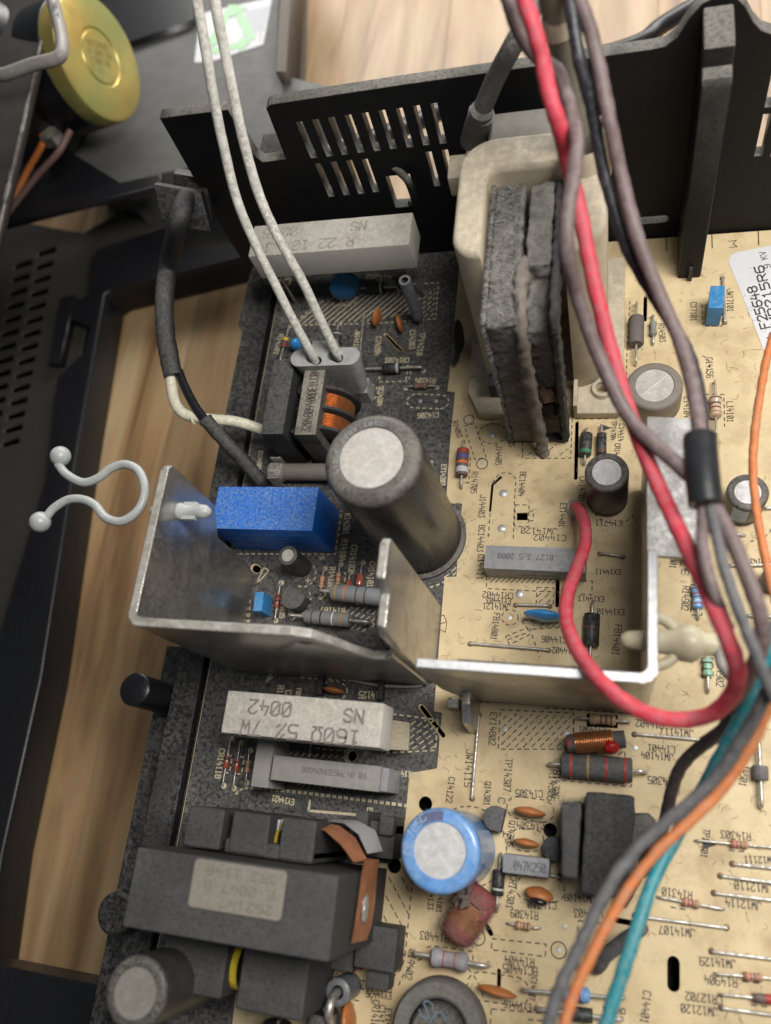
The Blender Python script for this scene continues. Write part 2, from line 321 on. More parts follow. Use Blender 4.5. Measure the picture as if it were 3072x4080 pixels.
# ================================================================ the table and the things around the chassis
ZT = -5.4
def wood_mat():
    m = bpy.data.materials.new('wood'); m.use_nodes = True; nt = m.node_tree; L = nt.links.new; b = nt.nodes['Principled BSDF']
    geo = _n(nt, 'ShaderNodeNewGeometry'); oi = _n(nt, 'ShaderNodeObjectInfo')
    mp = _n(nt, 'ShaderNodeMapping'); mp.inputs['Scale'].default_value = (1.0, 0.10, 1.0); L(geo.outputs[0], mp.inputs[0])
    add = _n(nt, 'ShaderNodeVectorMath', operation='ADD'); L(mp.outputs[0], add.inputs[0]); L(oi.outputs['Random'], add.inputs[1])
    n1 = _n(nt, 'ShaderNodeTexNoise'); n1.inputs['Scale'].default_value = 0.75; n1.inputs['Detail'].default_value = 6; n1.inputs['Distortion'].default_value = 0.8; L(add.outputs[0], n1.inputs['Vector'])
    n2 = _n(nt, 'ShaderNodeTexNoise'); n2.inputs['Scale'].default_value = 7; n2.inputs['Detail'].default_value = 5; L(add.outputs[0], n2.inputs['Vector'])
    r1 = _n(nt, 'ShaderNodeValToRGB'); e = r1.color_ramp.elements
    e[0].position = 0.3; e[0].color = (0.22, 0.125, 0.06, 1); e[1].position = 0.68; e[1].color = (0.58, 0.415, 0.235, 1)
    x = r1.color_ramp.elements.new(0.48); x.color = (0.44, 0.28, 0.14, 1)
    L(n1.outputs[0], r1.inputs[0])
    mx = _n(nt, 'ShaderNodeMix', data_type='RGBA', blend_type='MULTIPLY'); mx.inputs[0].default_value = 0.35; L(r1.outputs[0], mx.inputs[6]); L(n2.outputs[1], mx.inputs[7])
    g = _n(nt, 'ShaderNodeMix', data_type='RGBA', blend_type='MULTIPLY'); g.inputs[0].default_value = 0.8; L(mx.outputs[2], g.inputs[6])
    rr = _n(nt, 'ShaderNodeMapRange'); L(oi.outputs['Random'], rr.inputs[0]); rr.inputs[3].default_value = 0.62; rr.inputs[4].default_value = 1.1; L(rr.outputs[0], g.inputs[7])
    L(g.outputs[2], b.inputs['Base Color']); b.inputs['Roughness'].default_value = 0.45
    return m
wood = wood_mat()
table = thing('wooden_table', 'light oak table of edge-glued planks under the opened television', 'table', (0, 0, ZT), kind='structure')
px = -60.0; k = 0
wd = [5.2, 3.8, 6.1, 4.4, 5.0, 3.6]
while px < 48:
    ww = wd[k % 6]; y0 = -40
    o = part('plank', bm_box(px, px + ww - 0.012, -40, 110, ZT - 2.0, ZT - 0.003 * (k % 3), 0.01, 1), wood, table, True); px += ww; k += 1
# ---------------------------------------------------------------- rear panel (black, upright, vented)
YP = 15.98; TP = 0.32
def pz(px_, py_): v = PY(px_, py_, YP); return (v.x, v.z)
pn = thing('rear_panel', 'upright black plastic rear panel with vent slots standing behind the circuit board', 'panel', (-3, YP, 0))
top = [pz(650, 470), pz(700, 462), pz(908, 437), pz(1015, 622), pz(1047, 646), pz(1138, 634), pz(1060, 432), pz(1075, 416), pz(1600, 337), pz(2100, 267), pz(2368, 228), pz(2600, 195), pz(2650, 184), pz(2698, 148), pz(2744, 73), pz(2797, 13), pz(2840, -8), pz(2890, -14), pz(2940, -6), pz(2970, 25), pz(3002, 86), pz(3035, 122), pz(3090, 140), pz(3400, 105)]
xl = pz(960, 1010)[0]
top[0] = (xl + 0.12, top[0][1])
outline = [(xl - 0.1, ZT + 0.01), (xl - 0.1, 1.5)] + top + [(top[-1][0], ZT + 0.01)]
holes = []
def vent(tl, tr, bl):
    a, b, c = PY(*tl, YP), PY(*tr, YP), PY(*bl, YP)
    x0 = (a.x + c.x) / 2; wv = b.x - a.x; z1 = (a.z + b.z) / 2; z0 = c.z
    return [(x0, z0), (x0 + wv, z0), (x0 + wv, z1), (x0, z1)]
bq = lambda x, y: (1000 + x * .6603, y * .6603)
for (tx, ty, bx_, by_) in [(268, 740, 362, 955), (365, 725, 458, 945), (462, 712, 551, 935), (562, 698, 648, 922), (665, 685, 745, 912), (768, 670, 842, 900), (875, 657, 940, 890), (978, 642, 1040, 878), (1085, 628, 1140, 868),
                           (385, 990, 470, 1188), (478, 980, 562, 1178), (572, 972, 650, 1170), (665, 965, 740, 1160), (1055, 920, 1105, 1125), (1152, 908, 1200, 1115)]:
    holes.append(vent(bq(tx, ty), bq(tx + (40 if by_ < 1000 else 36), ty - 5), bq(bx_, by_)))
holes.append(vent(bq(815, 1072), bq(958, 1046), bq(872, 1255)))
cq = lambda x, y: (1972 + x * .6603, y * .6603)
holes.append(vent(cq(1620, 690), cq(1668, 690), cq(1566, 945))); holes.append(vent(cq(1675, 440), cq(1725, 440), cq(1625, 650)))
holes.append(vent(cq(1720, 690), cq(1768, 690), cq(1666, 945)))
a, b = pz(2533 - 50, 886), pz(2662, 886); holes.append(slot_loop((a[0], a[1]), (b[0] - 0.12, a[1]), 0.14))
part('panel_sheet', plate_xz(outline, YP, YP + TP, holes, 0.02), panel_black, pn, True)
# upright rib, grommet clip
x0, x1 = P(2700, 1110).x, P(2792, 1105).x; yr = P(2745, 1108).y
prof = [(yr, 0.02), (YP, 0.02), (YP, 7.0), (yr + 0.6, 7.0), (yr + 0.4, 6.94), (yr + 0.34, 6.55), (yr + 0.10, 6.48), (yr, 6.3)]
part('rib', plate_yz(prof, x0, x1, (), 0.05), panel_black, pn, True, 40)
part('rib_peg', bm_box((x0 + x1) / 2 - 0.04, (x0 + x1) / 2 + 0.06, yr - 0.12, yr + 0.05, 0.02, 0.5), frame_black, pn, True)
ca = PY(1595, 705, YP - 0.02)
part('clip_arm', tube([(ca.x - .15, YP + .1, ca.z + 0.25), (ca.x + 0.1, YP - 0.12, ca.z + 0.2), (ca.x + 0.28, YP - 0.3, ca.z + 0.05), (ca.x + 0.3, YP - 0.32, ca.z - 0.75), (ca.x + 0.1, YP - 0.1, ca.z - 0.9)], 0.11, 8), panel_black, pn, True, 50)
part('notch_ledge', bm_box(pz(1020, 640)[0], pz(1138, 634)[0], YP + TP - 0.02, YP + 1.0, pz(1090, 640)[1] - 0.16, pz(1090, 640)[1] - 0.004, 0.03), frame_black, pn, True)
# ---------------------------------------------------------------- cord entry block
TLb, BRb = PY(615, 735, 15.0), PY(842, 920, 15.0)
sr = thing('strain_relief', 'dusty black square strain relief gripping the mains cord at the panel edge', 'strain relief', (TLb.x, 15.2, BRb.z))
def slab(c4, th):
    b = bmesh.new(); n = (c4[1] - c4[0]).cross(c4[3] - c4[0]).normalized()
    if n.y > 0: n = -n
    F = [b.verts.new(v) for v in c4]; K = [b.verts.new(v - n * th) for v in c4]
    b.faces.new(F); b.faces.new(K[::-1])
    for i_ in range(4): b.faces.new((F[i_], F[(i_ + 1) % 4], K[(i_ + 1) % 4], K[i_]))
    bmesh.ops.recalc_face_normals(b, faces=b.faces[:])
    bmesh.ops.bevel(b, geom=b.edges[:], offset=0.05, segments=2, profile=0.7, affect='EDGES')
    return b
part('grip_plate', slab([PY(611, 733, 15.5), PY(799, 766, 15.5), PY(842, 924, 14.8), PY(650, 898, 14.8)], 0.45), frame_black, sr, True, 40)
part('grip_plate_rear', slab([PY(690, 690, 16.1), PY(820, 712, 16.1), PY(850, 900, 15.5), PY(700, 880, 15.5)], 0.4), frame_black, sr, True, 40)
None and part('cord_collar', bm_x(lathe([(0.30, 0), (0.40, 0.02), (0.40, 0.35), (0.30, 0.4)], 20), Matrix.Translation((PY(722, 815, 14.9).x, 15.05, PY(722, 815, 14.9).z)) @ Matrix.Rotation(math.radians(90), 4, 'X')), frame_black, sr, True, 40)
# ---------------------------------------------------------------- chassis frame beside the board
fr = thing('chassis_frame', 'dusty black plastic chassis rail holding the edge of the circuit board', 'chassis', (-11, 5, -1.5))
def pb(*p): v = P(*p); return (v.x, v.y)
XG = -10.56
rail = [(XG, 15.9), (XG, -9), (-11.3, -9)] + [(-11.35, -1.2), (-11.3, 3.2), (-11.38, 8.1), (-11.36, 13.4), (-11.55, 13.75), (-11.5, 15.5), (-11.45, 15.9)]
part('rail', plate_xy(rail, -0.9, 0.06, (), 0.03), frame_black, fr, True)
part('inner_lip', bm_box(-10.52, -10.40, -9, 15.9, -0.5, -0.17), frame_black, fr, True)
part('ledge', bm_box(-12.35, -11.3, -9, 1.9, -1.6, -0.95, 0.03), frame_black, fr, True)
part('ledge', bm_box(-12.25, -11.3, 2.15, 3.6, -1.6, -0.8, 0.03), frame_black, fr, True)
part('dust_patch', bm_box(-11.28, -10.7, -1.6, 0.5, 0.055, 0.075, 0.008, 1), black_lint, fr, True)
p0 = P(560, 2735, -0.2)
part('slot_blackout', bm_box(-10.5, 8, -9.5, 15.9, -1.8, -1.5), cover_black, fr, True)  # unseen black sheet added under the board so its slots look dark
part('support_post', bm_x(lathe([(0, 1.55), (0.36, 1.55), (0.42, 1.5), (0.42, ZT + 0.3)], 28), Matrix.Translation((p0.x + 0.72, p0.y - 0.25, -0.3))), cover_black, fr, True, 40)
part('support_post', bm_x(lathe([(0, 1.0), (0.40, 1.0), (0.48, 0.92), (0.48, ZT + 0.1)], 28), Matrix.Translation((P(455, 3640, 0.9).x, P(455, 3640, 0.9).y, -0.1))), frame_black, fr, True, 40)
part('cross_bar', bm_box(-21, -11.2, -6.6, -5.2, -2.8, -1.8, 0.05), cover_black, fr, True)
# ---------------------------------------------------------------- back cover lying at the side (dark, slotted), and grey cabinet with loudspeaker
ZC = -4.3
bc = thing('back_cover', 'dark brown television back cover with rows of vent slots and a black rim', 'back cover', (-22, 8, ZT))
cov = [pb(-900, 700, ZC), pb(330, 930, ZC), pb(560, 800, ZC), pb(640, 900, ZC), pb(420, 1010, ZC), pb(360, 1200, ZC), pb(150, 2300, ZC), pb(20, 3400, ZC), pb(-900, 3500, ZC)]
hs = []
for c_, (xa, ya, xb, yb) in enumerate([(185, 985, 30, 1800), (90, 1035, -60, 1800)]):
    n_ = 15 if c_ == 0 else 14
    for i in range(n_):
        t = i / n_
        X, Y = xa + (xb - xa) * t, ya + (yb - ya) * t
        hs.append([pb(X - 36, Y + 14, ZC), pb(X + 40, Y - 6, ZC), pb(X + 38, Y + 20, ZC), pb(X - 38, Y + 40, ZC)])
part('cover_sheet', plate_xy(cov, ZC - 0.25, ZC, hs), cover_taupe, bc, True)
zr = ZC + 0.5
rim = [pb(380, 985, zr), pb(1010, 800, zr), pb(1010, 1010, zr), pb(450, 1150, zr), pb(415, 1170, zr), pb(300, 1830, zr), pb(165, 2700, zr), pb(10, 3400, zr), pb(-80, 4000, zr), pb(-240, 4000, zr), pb(-60, 2700, zr), pb(180, 1900, zr), pb(225, 1500, zr), pb(330, 1400, zr), pb(355, 1300, zr), pb(280, 1270, zr), pb(300, 1200, zr), pb(345, 1170, zr), pb(355, 1040, zr)]
part('rim', plate_xy(rim, ZT + 0.01, zr, (), 0.12), cover_black, bc, True, 50)
part('vent_blackout', plate_xy([(v[0] - 0.3, v[1] - 0.3) for v in cov], ZC - 0.9, ZC - 0.7), cover_black, bc, True)  # black plate added below the cover so its vents look unlit
part('rim_latch', plate_xy([pb(235, 1180, zr), pb(290, 1170, zr), pb(230, 1440, zr), pb(190, 1440, zr)], ZC, ZC + 0.4), cover_black, bc, True)
part('gap_shade_sheet', plate_xy([pb(-300, 700, -1.6), pb(240, 580, -1.6), pb(490, 735, -1.6), pb(230, 830, -1.6), pb(-300, 960, -1.6)], -1.9, -1.6), cover_black, bc, True)  # black sheet painting the unlit gap between loudspeaker and cover
part('stiffening_bar', plate_xy([pb(-200, 880, -1.4), pb(640, 690, -1.4), pb(640, 735, -1.4), pb(-200, 950, -1.4)], -1.7, -1.4, (), 0.04), cover_black, bc, True)
cb = thing('speaker_cabinet', 'grey plastic cabinet front with white recycling label and loudspeaker mount', 'cabinet', (-18, 30, ZT))
zg = -2.0
gcab = [pb(250, 600, zg), pb(470, 735, zg), pb(650, 690, zg), pb(900, 640, zg), pb(1080, 640, zg), pb(1320, 345, zg), pb(1135, 300, zg), pb(1100, 290, zg), pb(1130, -400, zg), pb(820, -500, zg), pb(770, 75, zg), pb(540, 160, zg), pb(300, 60, zg)]
part('front_sheet', plate_xy(gcab, ZT + 0.02, zg, (), 0.06), cabinet_grey, cb, True, 40)
part('side_wall', plate_xy([pb(1100, 285, zg + .6), pb(1140, 285, zg + .6), pb(1178, -400, zg + .6), pb(1138, -400, zg + .6)], zg - 0.9, zg + 0.6), cabinet_brown, cb, True)
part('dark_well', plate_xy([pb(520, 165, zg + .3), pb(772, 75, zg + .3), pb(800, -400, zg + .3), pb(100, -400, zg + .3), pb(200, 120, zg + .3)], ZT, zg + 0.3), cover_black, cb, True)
lab = [P(840, 45, zg), P(1085, -8, zg), P(1050, 178, zg), P(838, 248, zg), P(775, 250, zg), P(800, 60, zg)]
lo = part('recycling_label', plate_xy([(v.x, v.y) for v in lab], zg + 0.005, zg + 0.02), sticker, cb, True)
green = flat('label_green', (0.33, 0.52, 0.33)); pale_print = flat('label_print', (0.42, 0.43, 0.46))
b = bmesh.new(); c0 = P(920, 125, zg).xy; e1 = (P(1000, 105, zg) - P(920, 125, zg)).xy.normalized(); e2 = Vector((-e1.y, e1.x))
tri = [c0 + e1 * 1.3 * math.cos(a) + e2 * 1.7 * math.sin(a) for a in (math.radians(90), math.radians(215), math.radians(325))]
for i in range(3):
    a_, b_ = tri[i], tri[(i + 1) % 3]; d_ = (b_ - a_).normalized()
    ribbon(b, a_ + d_ * 0.3, a_.lerp(b_, 0.72), 0.34, None, zg + 0.03 + .002 * i)
    n_ = Vector((-d_.y, d_.x)); q = a_.lerp(b_, 0.72)
    b.faces.new([b.verts.new((*v, zg + 0.04 + .002 * i)) for v in (q - n_ * 0.45, a_.lerp(b_, 0.95), q + n_ * 0.45)])
part('recycling_arrows', b, green, lo, True)
b = bmesh.new()
for i in range(15):
    q = P(985 + i * 6.2, 45 - i * 1.2, zg).xy; q2 = P(965 + i * 5.0, 205 - i * 1.6, zg).xy
    ribbon(b, q, q.lerp(q2, 0.55 + 0.4 * random.random()), 0.06, None, zg + 0.03)
part('label_text', b, pale_print, lo, True)
# loudspeaker, tilted towards the lens
gold = mat('gold_zinc', (0.50, 0.37, 0.11), 0.42, 0.6, var=0.12, vs=0.7, col2=(0.34, 0.36, 0.13), c2s=0.55, c2t=0.5)
sc_ = P(400, 228, 1.2); vdir = (sc_ - Vector((0, 0, CAMH))).normalized()
imr = Vector(CM[0]) * 0.94 - Vector(CM[1]) * 0.34
nrm = (-vdir * 0.60 + (imr - vdir * imr.dot(vdir)).normalized() * 0.80).normalized()
rot = nrm.to_track_quat('Z', 'Y').to_matrix().to_4x4()
sp = thing('loudspeaker', 'loudspeaker with round gold zinc-plated magnet cap by the grey cabinet', 'loudspeaker', mw=Matrix.Translation(sc_) @ rot)
part('magnet_cap', lathe([(0, 0.0), (0.88, 0.0), (0.92, -0.05), (1.0, -0.05), (1.05, 0.0), (2.05, 0.0), (2.2, -0.06), (2.25, -0.2), (2.25, -0.7)], 56), gold, sp, False, 30)
part('magnet', lathe([(2.2, -0.66), (2.28, -0.72), (2.28, -2.0), (1.9, -2.05)], 48), cover_black, sp, False, 40)
part('basket', lathe([(1.85, -2.0), (2.4, -2.6), (3.2, -4.0), (0, -4.1)], 32), cover_black, sp, False, 40)
b = bmesh.new()
for i, s in enumerate(['40730807', '8 OHM 5W', '2700 46', '3 11']): text_bm(s, 0.20, 0.16, 0.035, b, Matrix.Translation((0, 0, 0.004)) @ Matrix.Rotation(math.radians(-52), 4, 'Z') @ Matrix.Translation((-0.6, 0.33 - i * 0.3, 0)))
part('stamp', b, flat('gold_stamp', (0.22, 0.15, 0.04)), sp)
for nm, cl, pts in (('speaker_wire', (0.55, 0.17, 0.04), [(130, 500, 0.2), (172, 560, .1), (110, 680, -.6), (40, 820, -1.0)]), ('speaker_wire', (0.17, 0.10, 0.09), [(280, 520, 0.2), (230, 610, 0), (140, 710, -.6), (30, 850, -1.0)])):
    o = part(nm, tube([P(*q) for q in pts], 0.13, 8), flat('speaker_wire_' + ('orange' if cl[0] > .3 else 'brown'), cl), None, smooth=60)
    tag(o, ('orange' if cl[0] > .3 else 'dull brown') + ' wire running down from the gold loudspeaker terminal', 'wire', 'loudspeaker wires')
part('terminal', bm_box(*(lambda q: (q.x - .25, q.x + .3, q.y - .35, q.y + .3, q.z - .3, q.z + .2))(P(200, 540, 0.1)), 0.06), lead_metal, sp, True)
# tall dark brown shield and grey lead
sh = thing('tube_shield', 'tall dark brown metal shield with worn edge beside the loudspeaker', 'shield', (-19, 14, ZT))
zs = 3.0
e = [P(190, -60, zs), P(175, 60, zs), P(148, 230, zs), P(100, 440, zs), P(40, 700, zs), P(0, 880, zs), P(-60, 1150, zs)]
e2 = [(v.x, v.y) for v in e]
part('top_sheet', plate_xy(e2 + [(-30, 5.0), (-40, 30)], zs - 0.35, zs), mat('shield_brown', (0.026, 0.021, 0.018), 0.6, 0.0, var=0.2, vs=0.8), sh, True)
b = bmesh.new(); tube([(v.x + 0.02, v.y, zs - 0.02) for v in e], 0.08, 6, wob=0.05, bm=b)
part('worn_edge', b, mat('worn_edge', (0.12, 0.11, 0.10), 0.5, 0.4, var=0.5, vs=3), sh, True, 60)
gl = part('grey_lead', tube([P(-60, 300, 4.2), P(20, 296, 4.3), P(130, 258, 4.4), P(220, 235, 4.4), P(247, 205, 4.4), P(242, 130, 4.3), P(215, 20, 4.1), P(195, -60, 4.0)], 0.21, 12), mat('grey_lead', (0.24, 0.225, 0.21), 0.5, var=0.1), None, smooth=60)
tag(gl, 'grey insulated lead bent across the dark brown shield', 'lead')
b = bmesh.new()
Mt = lambda q, zz, ang: Matrix.Translation((q.x, q.y, zz)) @ Matrix.Rotation(ang, 4, 'Z')
qa, qb = P(216, 10, 4.42), P(231, 120, 4.46); ang = math.atan2(qb.y - qa.y, qb.x - qa.x)
text_bm('GE TEV 105', 0.12, 0.2, 0.03, b, Mt(qa, 4.42, ang) @ Matrix.Translation((0, -0.06, 0)))
# black mains cable behind the panel
o = part('mains_cable', tube([P(1250, 640, 0), P(1330, 600, -.5), P(1480, 555, -1), P(1700, 470, -2), P(2000, 330, -2.5), P(2500, 190, -2.6), P(2640, 100, -2.7), P(2800, 0, -2.8), P(2860, -80, -2.9)], 0.32, 10), cover_black, None, smooth=60)
tag(o, 'black mains cable curving over the table behind the vented panel', 'cable')
part('lead_print', b, print_black, gl)
# ================================================================ circuit board
XB = -10.38
bd = thing('circuit_board', 'tan circuit board with a black inked mains section and printed part numbers', 'circuit board', (-4, 6, 0))
SL = []   # slots that go right through
def slot(a, b, hw): SL.append(slot_loop(pb(*a), pb(*b), hw))
slot((2299, 1682), (2294, 1905), 0.048)
slot((2222, 2316), (2220, 2412), 0.05)
slot((2572, 1182), (2570, 1275), 0.05)
slot((2684, 3835), (2684, 3928), 0.125)
slot((1938, 3690), (1955, 3720), 0.06)
slot((1988, 3868), (1986, 3970), 0.045)
slot((2460, 3668), (2526, 3680), 0.06)
slot((2350, 2980 + 120), (2440, 3108), 0.12) if False else None
q = [P(1992, 1892), P(2003, 1902), P(1967, 1934), P(1957, 2039), P(1946, 2038), P(1956, 1927)]
SL.append([(v.x, v.y) for v in q][::-1])
q = [P(2058, 2040), P(2103, 2040), P(2103, 2073), P(2058, 2073)]; SL.append([(v.x, v.y) for v in q])
q = [P(2337, 2843), P(2461, 2848), P(2461, 2902), P(2337, 2894)]; SL.append([(v.x, v.y) for v in q])
for c_, r_ in (((1694, 3203), 0.17), ((1570, 3449), 0.17), ((2192, 3308), 0.155), ((1402, 3012), 0.13), ((2520, 3152), .0)):
    if r_: v = P(*c_); SL.append(arc(v.x, v.y, r_, 0, 342, 19))
v = P(1390, 2248)
q1 = slot_loop(pb(1536, 1333), pb(1597, 1394), 0.045); SL.append(q1)
SL.append(slot_loop(pb(1679, 2817), pb(1766, 2930), 0.055))
q3 = slot_loop(pb(1014, 2262), pb(1026, 2270), 0.10); SL.append(q3)
sub = [(XB, 15.92), (XB, -9.5), (7.5, -9.5), (7.5, 15.92)]
part('board_sheet', plate_xy(sub, -0.16, 0.0, SL), board_tan, bd, True)
ink = [pb(1838, 985), pb(1789, 1511), pb(1782, 1559), pb(1813, 1564), pb(1794, 1751), pb(1777, 2006), pb(1842, 2007), pb(1828, 2120), pb(1819, 2297), pb(1771, 2300), pb(1747, 2600), pb(1729, 2834), pb(1762, 2840), pb(1756, 2898),
       pb(1688, 2809), pb(1676, 2805), pb(1668, 2810), pb(1669, 2822), pb(1750, 2929), pb(1751, 2950), pb(1747, 3000), pb(1741, 3062), pb(1632, 3080), pb(1615, 3265), pb(1556, 3440), pb(1000, 3440), pb(900, 4300), (XB + 0.02, -9), (XB + 0.02, 15.9)]
c14 = P(1402, 3012)
part('inked_area', plate_xy(ink, 0.002, 0.010, [slot_loop(pb(1536, 1333), pb(1597, 1394), 0.055), arc(c14.x, c14.y, 0.145, 0, 342, 19), slot_loop(pb(1014, 2262), pb(1026, 2270), 0.12)]), ink_dark, bd, True)
def T(s, p0, p1, dark=False, h=None):
    a, b_ = P(*p0), P(*p1); L_ = (b_ - a).length; pitch = L_ / (len(s) - 0.28); h = h or min(0.155, max(0.10, pitch * 1.45))
    ang = math.atan2(b_.y - a.y, b_.x - a.x)
    M = Matrix.Translation((a.x, a.y, 0.013 if dark else 0.004)) @ Matrix.Rotation(ang, 4, 'Z') @ Matrix.Translation((0, -h / 2, 0))
    part('printed_text', text_bm(s, h, pitch, 0.020 if not dark else 0.030, None, M), print_cream if dark else print_black, bd, True, kind='stuff')
for s, a, b_ in [('R14853', (1813, 1679), (1832, 1742)), ('J14405', (1988, 1773), (1986, 1852)), ('C1405', (2041, 1713), (2039, 1780)), ('R14705', (1892, 1881), (1887, 1965)), ('BC14404', (2084, 1881), (2077, 1977)), ('J14403', (1926, 1972), (1918, 2061)),
    ('CR14701', (2322, 1900), (2317, 1999)), ('EY14401', (2245, 2006), (2238, 2100)), ('TP14704', (2447, 1679), (2442, 1754)), ('CR14', (2461, 1768), (2458, 1812)), ('C14414', (2478, 1690), (2473, 1758)), ('C14711', (2478, 2085), (2372, 2083)), ('BC14403', (1921, 2093), (1912, 2198)), ('JW14120', (2218, 2117), (2077, 2114)),
    ('C14402', (2254, 2144), (2128, 2141)), ('C14411', (1918, 2210), (1912, 2310)), ('CR14402', (2044, 2375), (1924, 2369)), ('EY14403', (2035, 2395), (1939, 2393)), ('JW14121', (2032, 2420), (1924, 2415)), ('FB14801', (1981, 2444), (1966, 2549)), ('C14406', (2255, 2552), (2160, 2546)), ('R14402', (2290, 2595), (2200, 2590)),
    ('EX14411', (2472, 2280), (2372, 2278)), ('EX14413', (2406, 2388), (2306, 2384)), ('EX14410', (2486, 2440), (2380, 2436)), ('FB14401', (2464, 2490), (2452, 2610)),
    ('JW14115', (1872, 2987), (1863, 3135)), ('C14122', (1801, 3098), (1789, 3197)), ('Q14301', (1945, 3116), (1939, 3209)), ('TP14307', (2028, 3024), (2020, 3153)), ('R14306', (2205, 3070), (2195, 3190)), ('C14305', (2161, 3164), (2055, 3161)), ('C14304', (2167, 3290), (2059, 3290)),
    ('Q14306', (2041, 3272), (2032, 3371)), ('CR14301', (2047, 3488), (2029, 3620)), ('C14310', (2215, 3608), (2104, 3602)), ('R14309', (2143, 3650), (2035, 3638)), ('R14403', (1786, 3740), (1675, 3725)), ('L14402', (1645, 3785), (1627, 3902)), ('R14404', (2128, 3836), (2011, 3824)), ('BC14405', (2140, 3872), (2005, 3857)),
    ('FB14107', (1561, 3938), (1441, 3923)), ('EY14425', (1558, 3968), (1459, 3959)), ('CR14108', (1501, 3986), (1486, 4110)), ('C14112', (1525, 4007), (1513, 4110)), ('EY14', (1550, 4020), (1546, 4090)), ('4133', (1720, 3563), (1714, 3623)), ('14103', (1757, 3560), (1747, 3632)), ('FB14114', (1360, 3894), (1270, 3876)), ('15', (1293, 3910), (1286, 3945)),
    ('R14402', (2642, 2891), (2534, 2881)), ('EY14901', (2410, 2910), (2307, 2905)), ('JW14117', (2761, 2924), (2631, 2916)), ('L14401', (2688, 2989), (2582, 2978)), ('JW14104', (2682, 3018), (2555, 3008)), ('R14305', (2696, 3116), (2582, 3107)), ('CR14902', (2874, 2613), (2868, 2735)), ('R14902', (2734, 2337), (2728, 2432)), ('Q14901', (2690, 2180), (2680, 2264)), ('14501', (2969, 3051), (2958, 3132)), ('EY14802', (1968, 2840), (1960, 2968)), ('R14306', (2220, 3072), (2212, 3180)),
    ('R14303', (2990, 3335), (2873, 3323)), ('TP14301', (2816, 3305), (2804, 3416)), ('JW12111', (3090, 3428), (2966, 3425)), ('JW12110', (3074, 3542), (2927, 3527)), ('R14310', (2756, 3569), (2639, 3551)), ('JW12114', (3032, 3611), (2891, 3596)), ('JW14107', (2768, 3719), (2627, 3704)), ('JW14108', (2369, 3584), (2249, 3575)), ('L14403', (2400, 3641), (2288, 3638)), ('JW14129', (2930, 3842), (2789, 3830)), ('R14904', (2936, 3917), (2807, 3902)), ('CR12702', (2876, 3986), (2732, 3968)), ('JW12120', (2858, 4034), (2714, 4016)), ('C14401', (2579, 3950), (2567, 4076)), ('CR14101', (2490, 4030), (2400, 4022)), ('EY14416', (2115, 4015), (2010, 4000)), ('C14407', (2130, 3895), (2120, 3985)),
    ('JW17101', (2908, 1154), (2910, 1241)), ('C14156', (2826, 1426), (2829, 1505)), ('L14101', (2908, 1601), (2910, 1682)), ('L14104', (2738, 1582), (2738, 1663)), ('C17101', (2764, 1205), (2764, 1279)), ('R14503', (2635, 1290), (2640, 1362)), ('R12143', (3075, 2238), (2990, 2236))]: T(s, a, b_)
T('M', (2918, 960), (2922, 985), h=0.2); T('E', (2730, 2272), (2728, 2290)); T('E', (2020, 3322), (2018, 3338)); T('C', (2000, 3180), (1998, 3200))
for s, a, b_ in [('R14202', (1559, 1109), (1460, 1102)), ('C14204', (1510, 1343), (1503, 1416)), ('C14203', (1645, 1317), (1642, 1390)), ('TP14210', (1685, 1327), (1671, 1416)), ('CR14203', (1629, 1436), (1536, 1436)), ('R14204', (1734, 1518), (1655, 1515)), ('C14206', (1747, 1654), (1665, 1657)), ('BC14204', (1520, 1541), (1513, 1617)),
    ('JW14116', (1427, 1317), (1417, 1390)), ('R14201', (1120, 1333), (1100, 1413)), ('CL14201', (1199, 1858), (1107, 1858)), ('EY14202', (1041, 1799), (1031, 1868)), ('K14201', (1387, 2048), (1378, 2129)), ('R14104', (1375, 2150), (1363, 2237)), ('R14106', (1326, 2261), (1317, 2348)), ('CR14102', (1413, 2174), (1400, 2276)), ('CR14101', (1485, 2240), (1475, 2339)),
    ('Q14103', (1220, 2440), (1152, 2438)), ('R14107', (1373, 2436), (1277, 2432)), ('CR14105', (1132, 2375), (1124, 2462)), ('CR14118', (886, 2985), (868, 3100)), ('EY14421', (1171, 3196), (1084, 3180)), ('EY14203', (1770, 1852), (1763, 1934)), ('C14202', (1714, 1838), (1708, 1910)), ('C14125', (1525, 2771), (1432, 2768)), ('R1', (1120, 2733), (1117, 2762)), ('C', (1150, 2752), (1149, 2766)), ('FB14', (1192, 2744), (1187, 2790)), ('EY14', (1475, 3220), (1470, 3275)), ('C14114', (1675, 3092), (1600, 3082)), ('CR14202', (1572, 1128), (1500, 1122))]: T(s, a, b_, True)
T('+', (1219, 2313), (1236, 2313), True, 0.18); T('4', (1290, 2218), (1276, 2230), True, 0.14)
def dashes(pts, dark=False, closed=True, dash=0.11, gap=0.075, w=0.026, name='printed_outline'):
    q = [P(*p).xy for p in pts]
    if closed: q.append(q[0])
    dash_xy(q, dark, dash, gap, w, name)
def dash_xy(q, dark=False, dash=0.11, gap=0.075, w=0.026, name='printed_outline'):
    b = bmesh.new(); z = 0.0135 if dark else 0.0045; acc = 0.0
    if dark: w *= 1.5
    for a, c in zip(q, q[1:]):
        L_ = (c - a).length
        if L_ < 1e-6: continue
        d = (c - a) / L_; s = -acc
        while s < L_:
            s0, s1 = max(0, s), min(L_, s + dash)
            if s1 - s0 > 0.012: ribbon(b, a + d * s0, a + d * s1, w, None, z, 0)
            s += dash + gap
        acc = (dash + gap) - (s - L_) if s > L_ else 0.0
        acc = acc % (dash + gap)
    if b.faces: part(name, b, print_cream if dark else print_black, bd, True, kind='stuff')
    else: b.free()
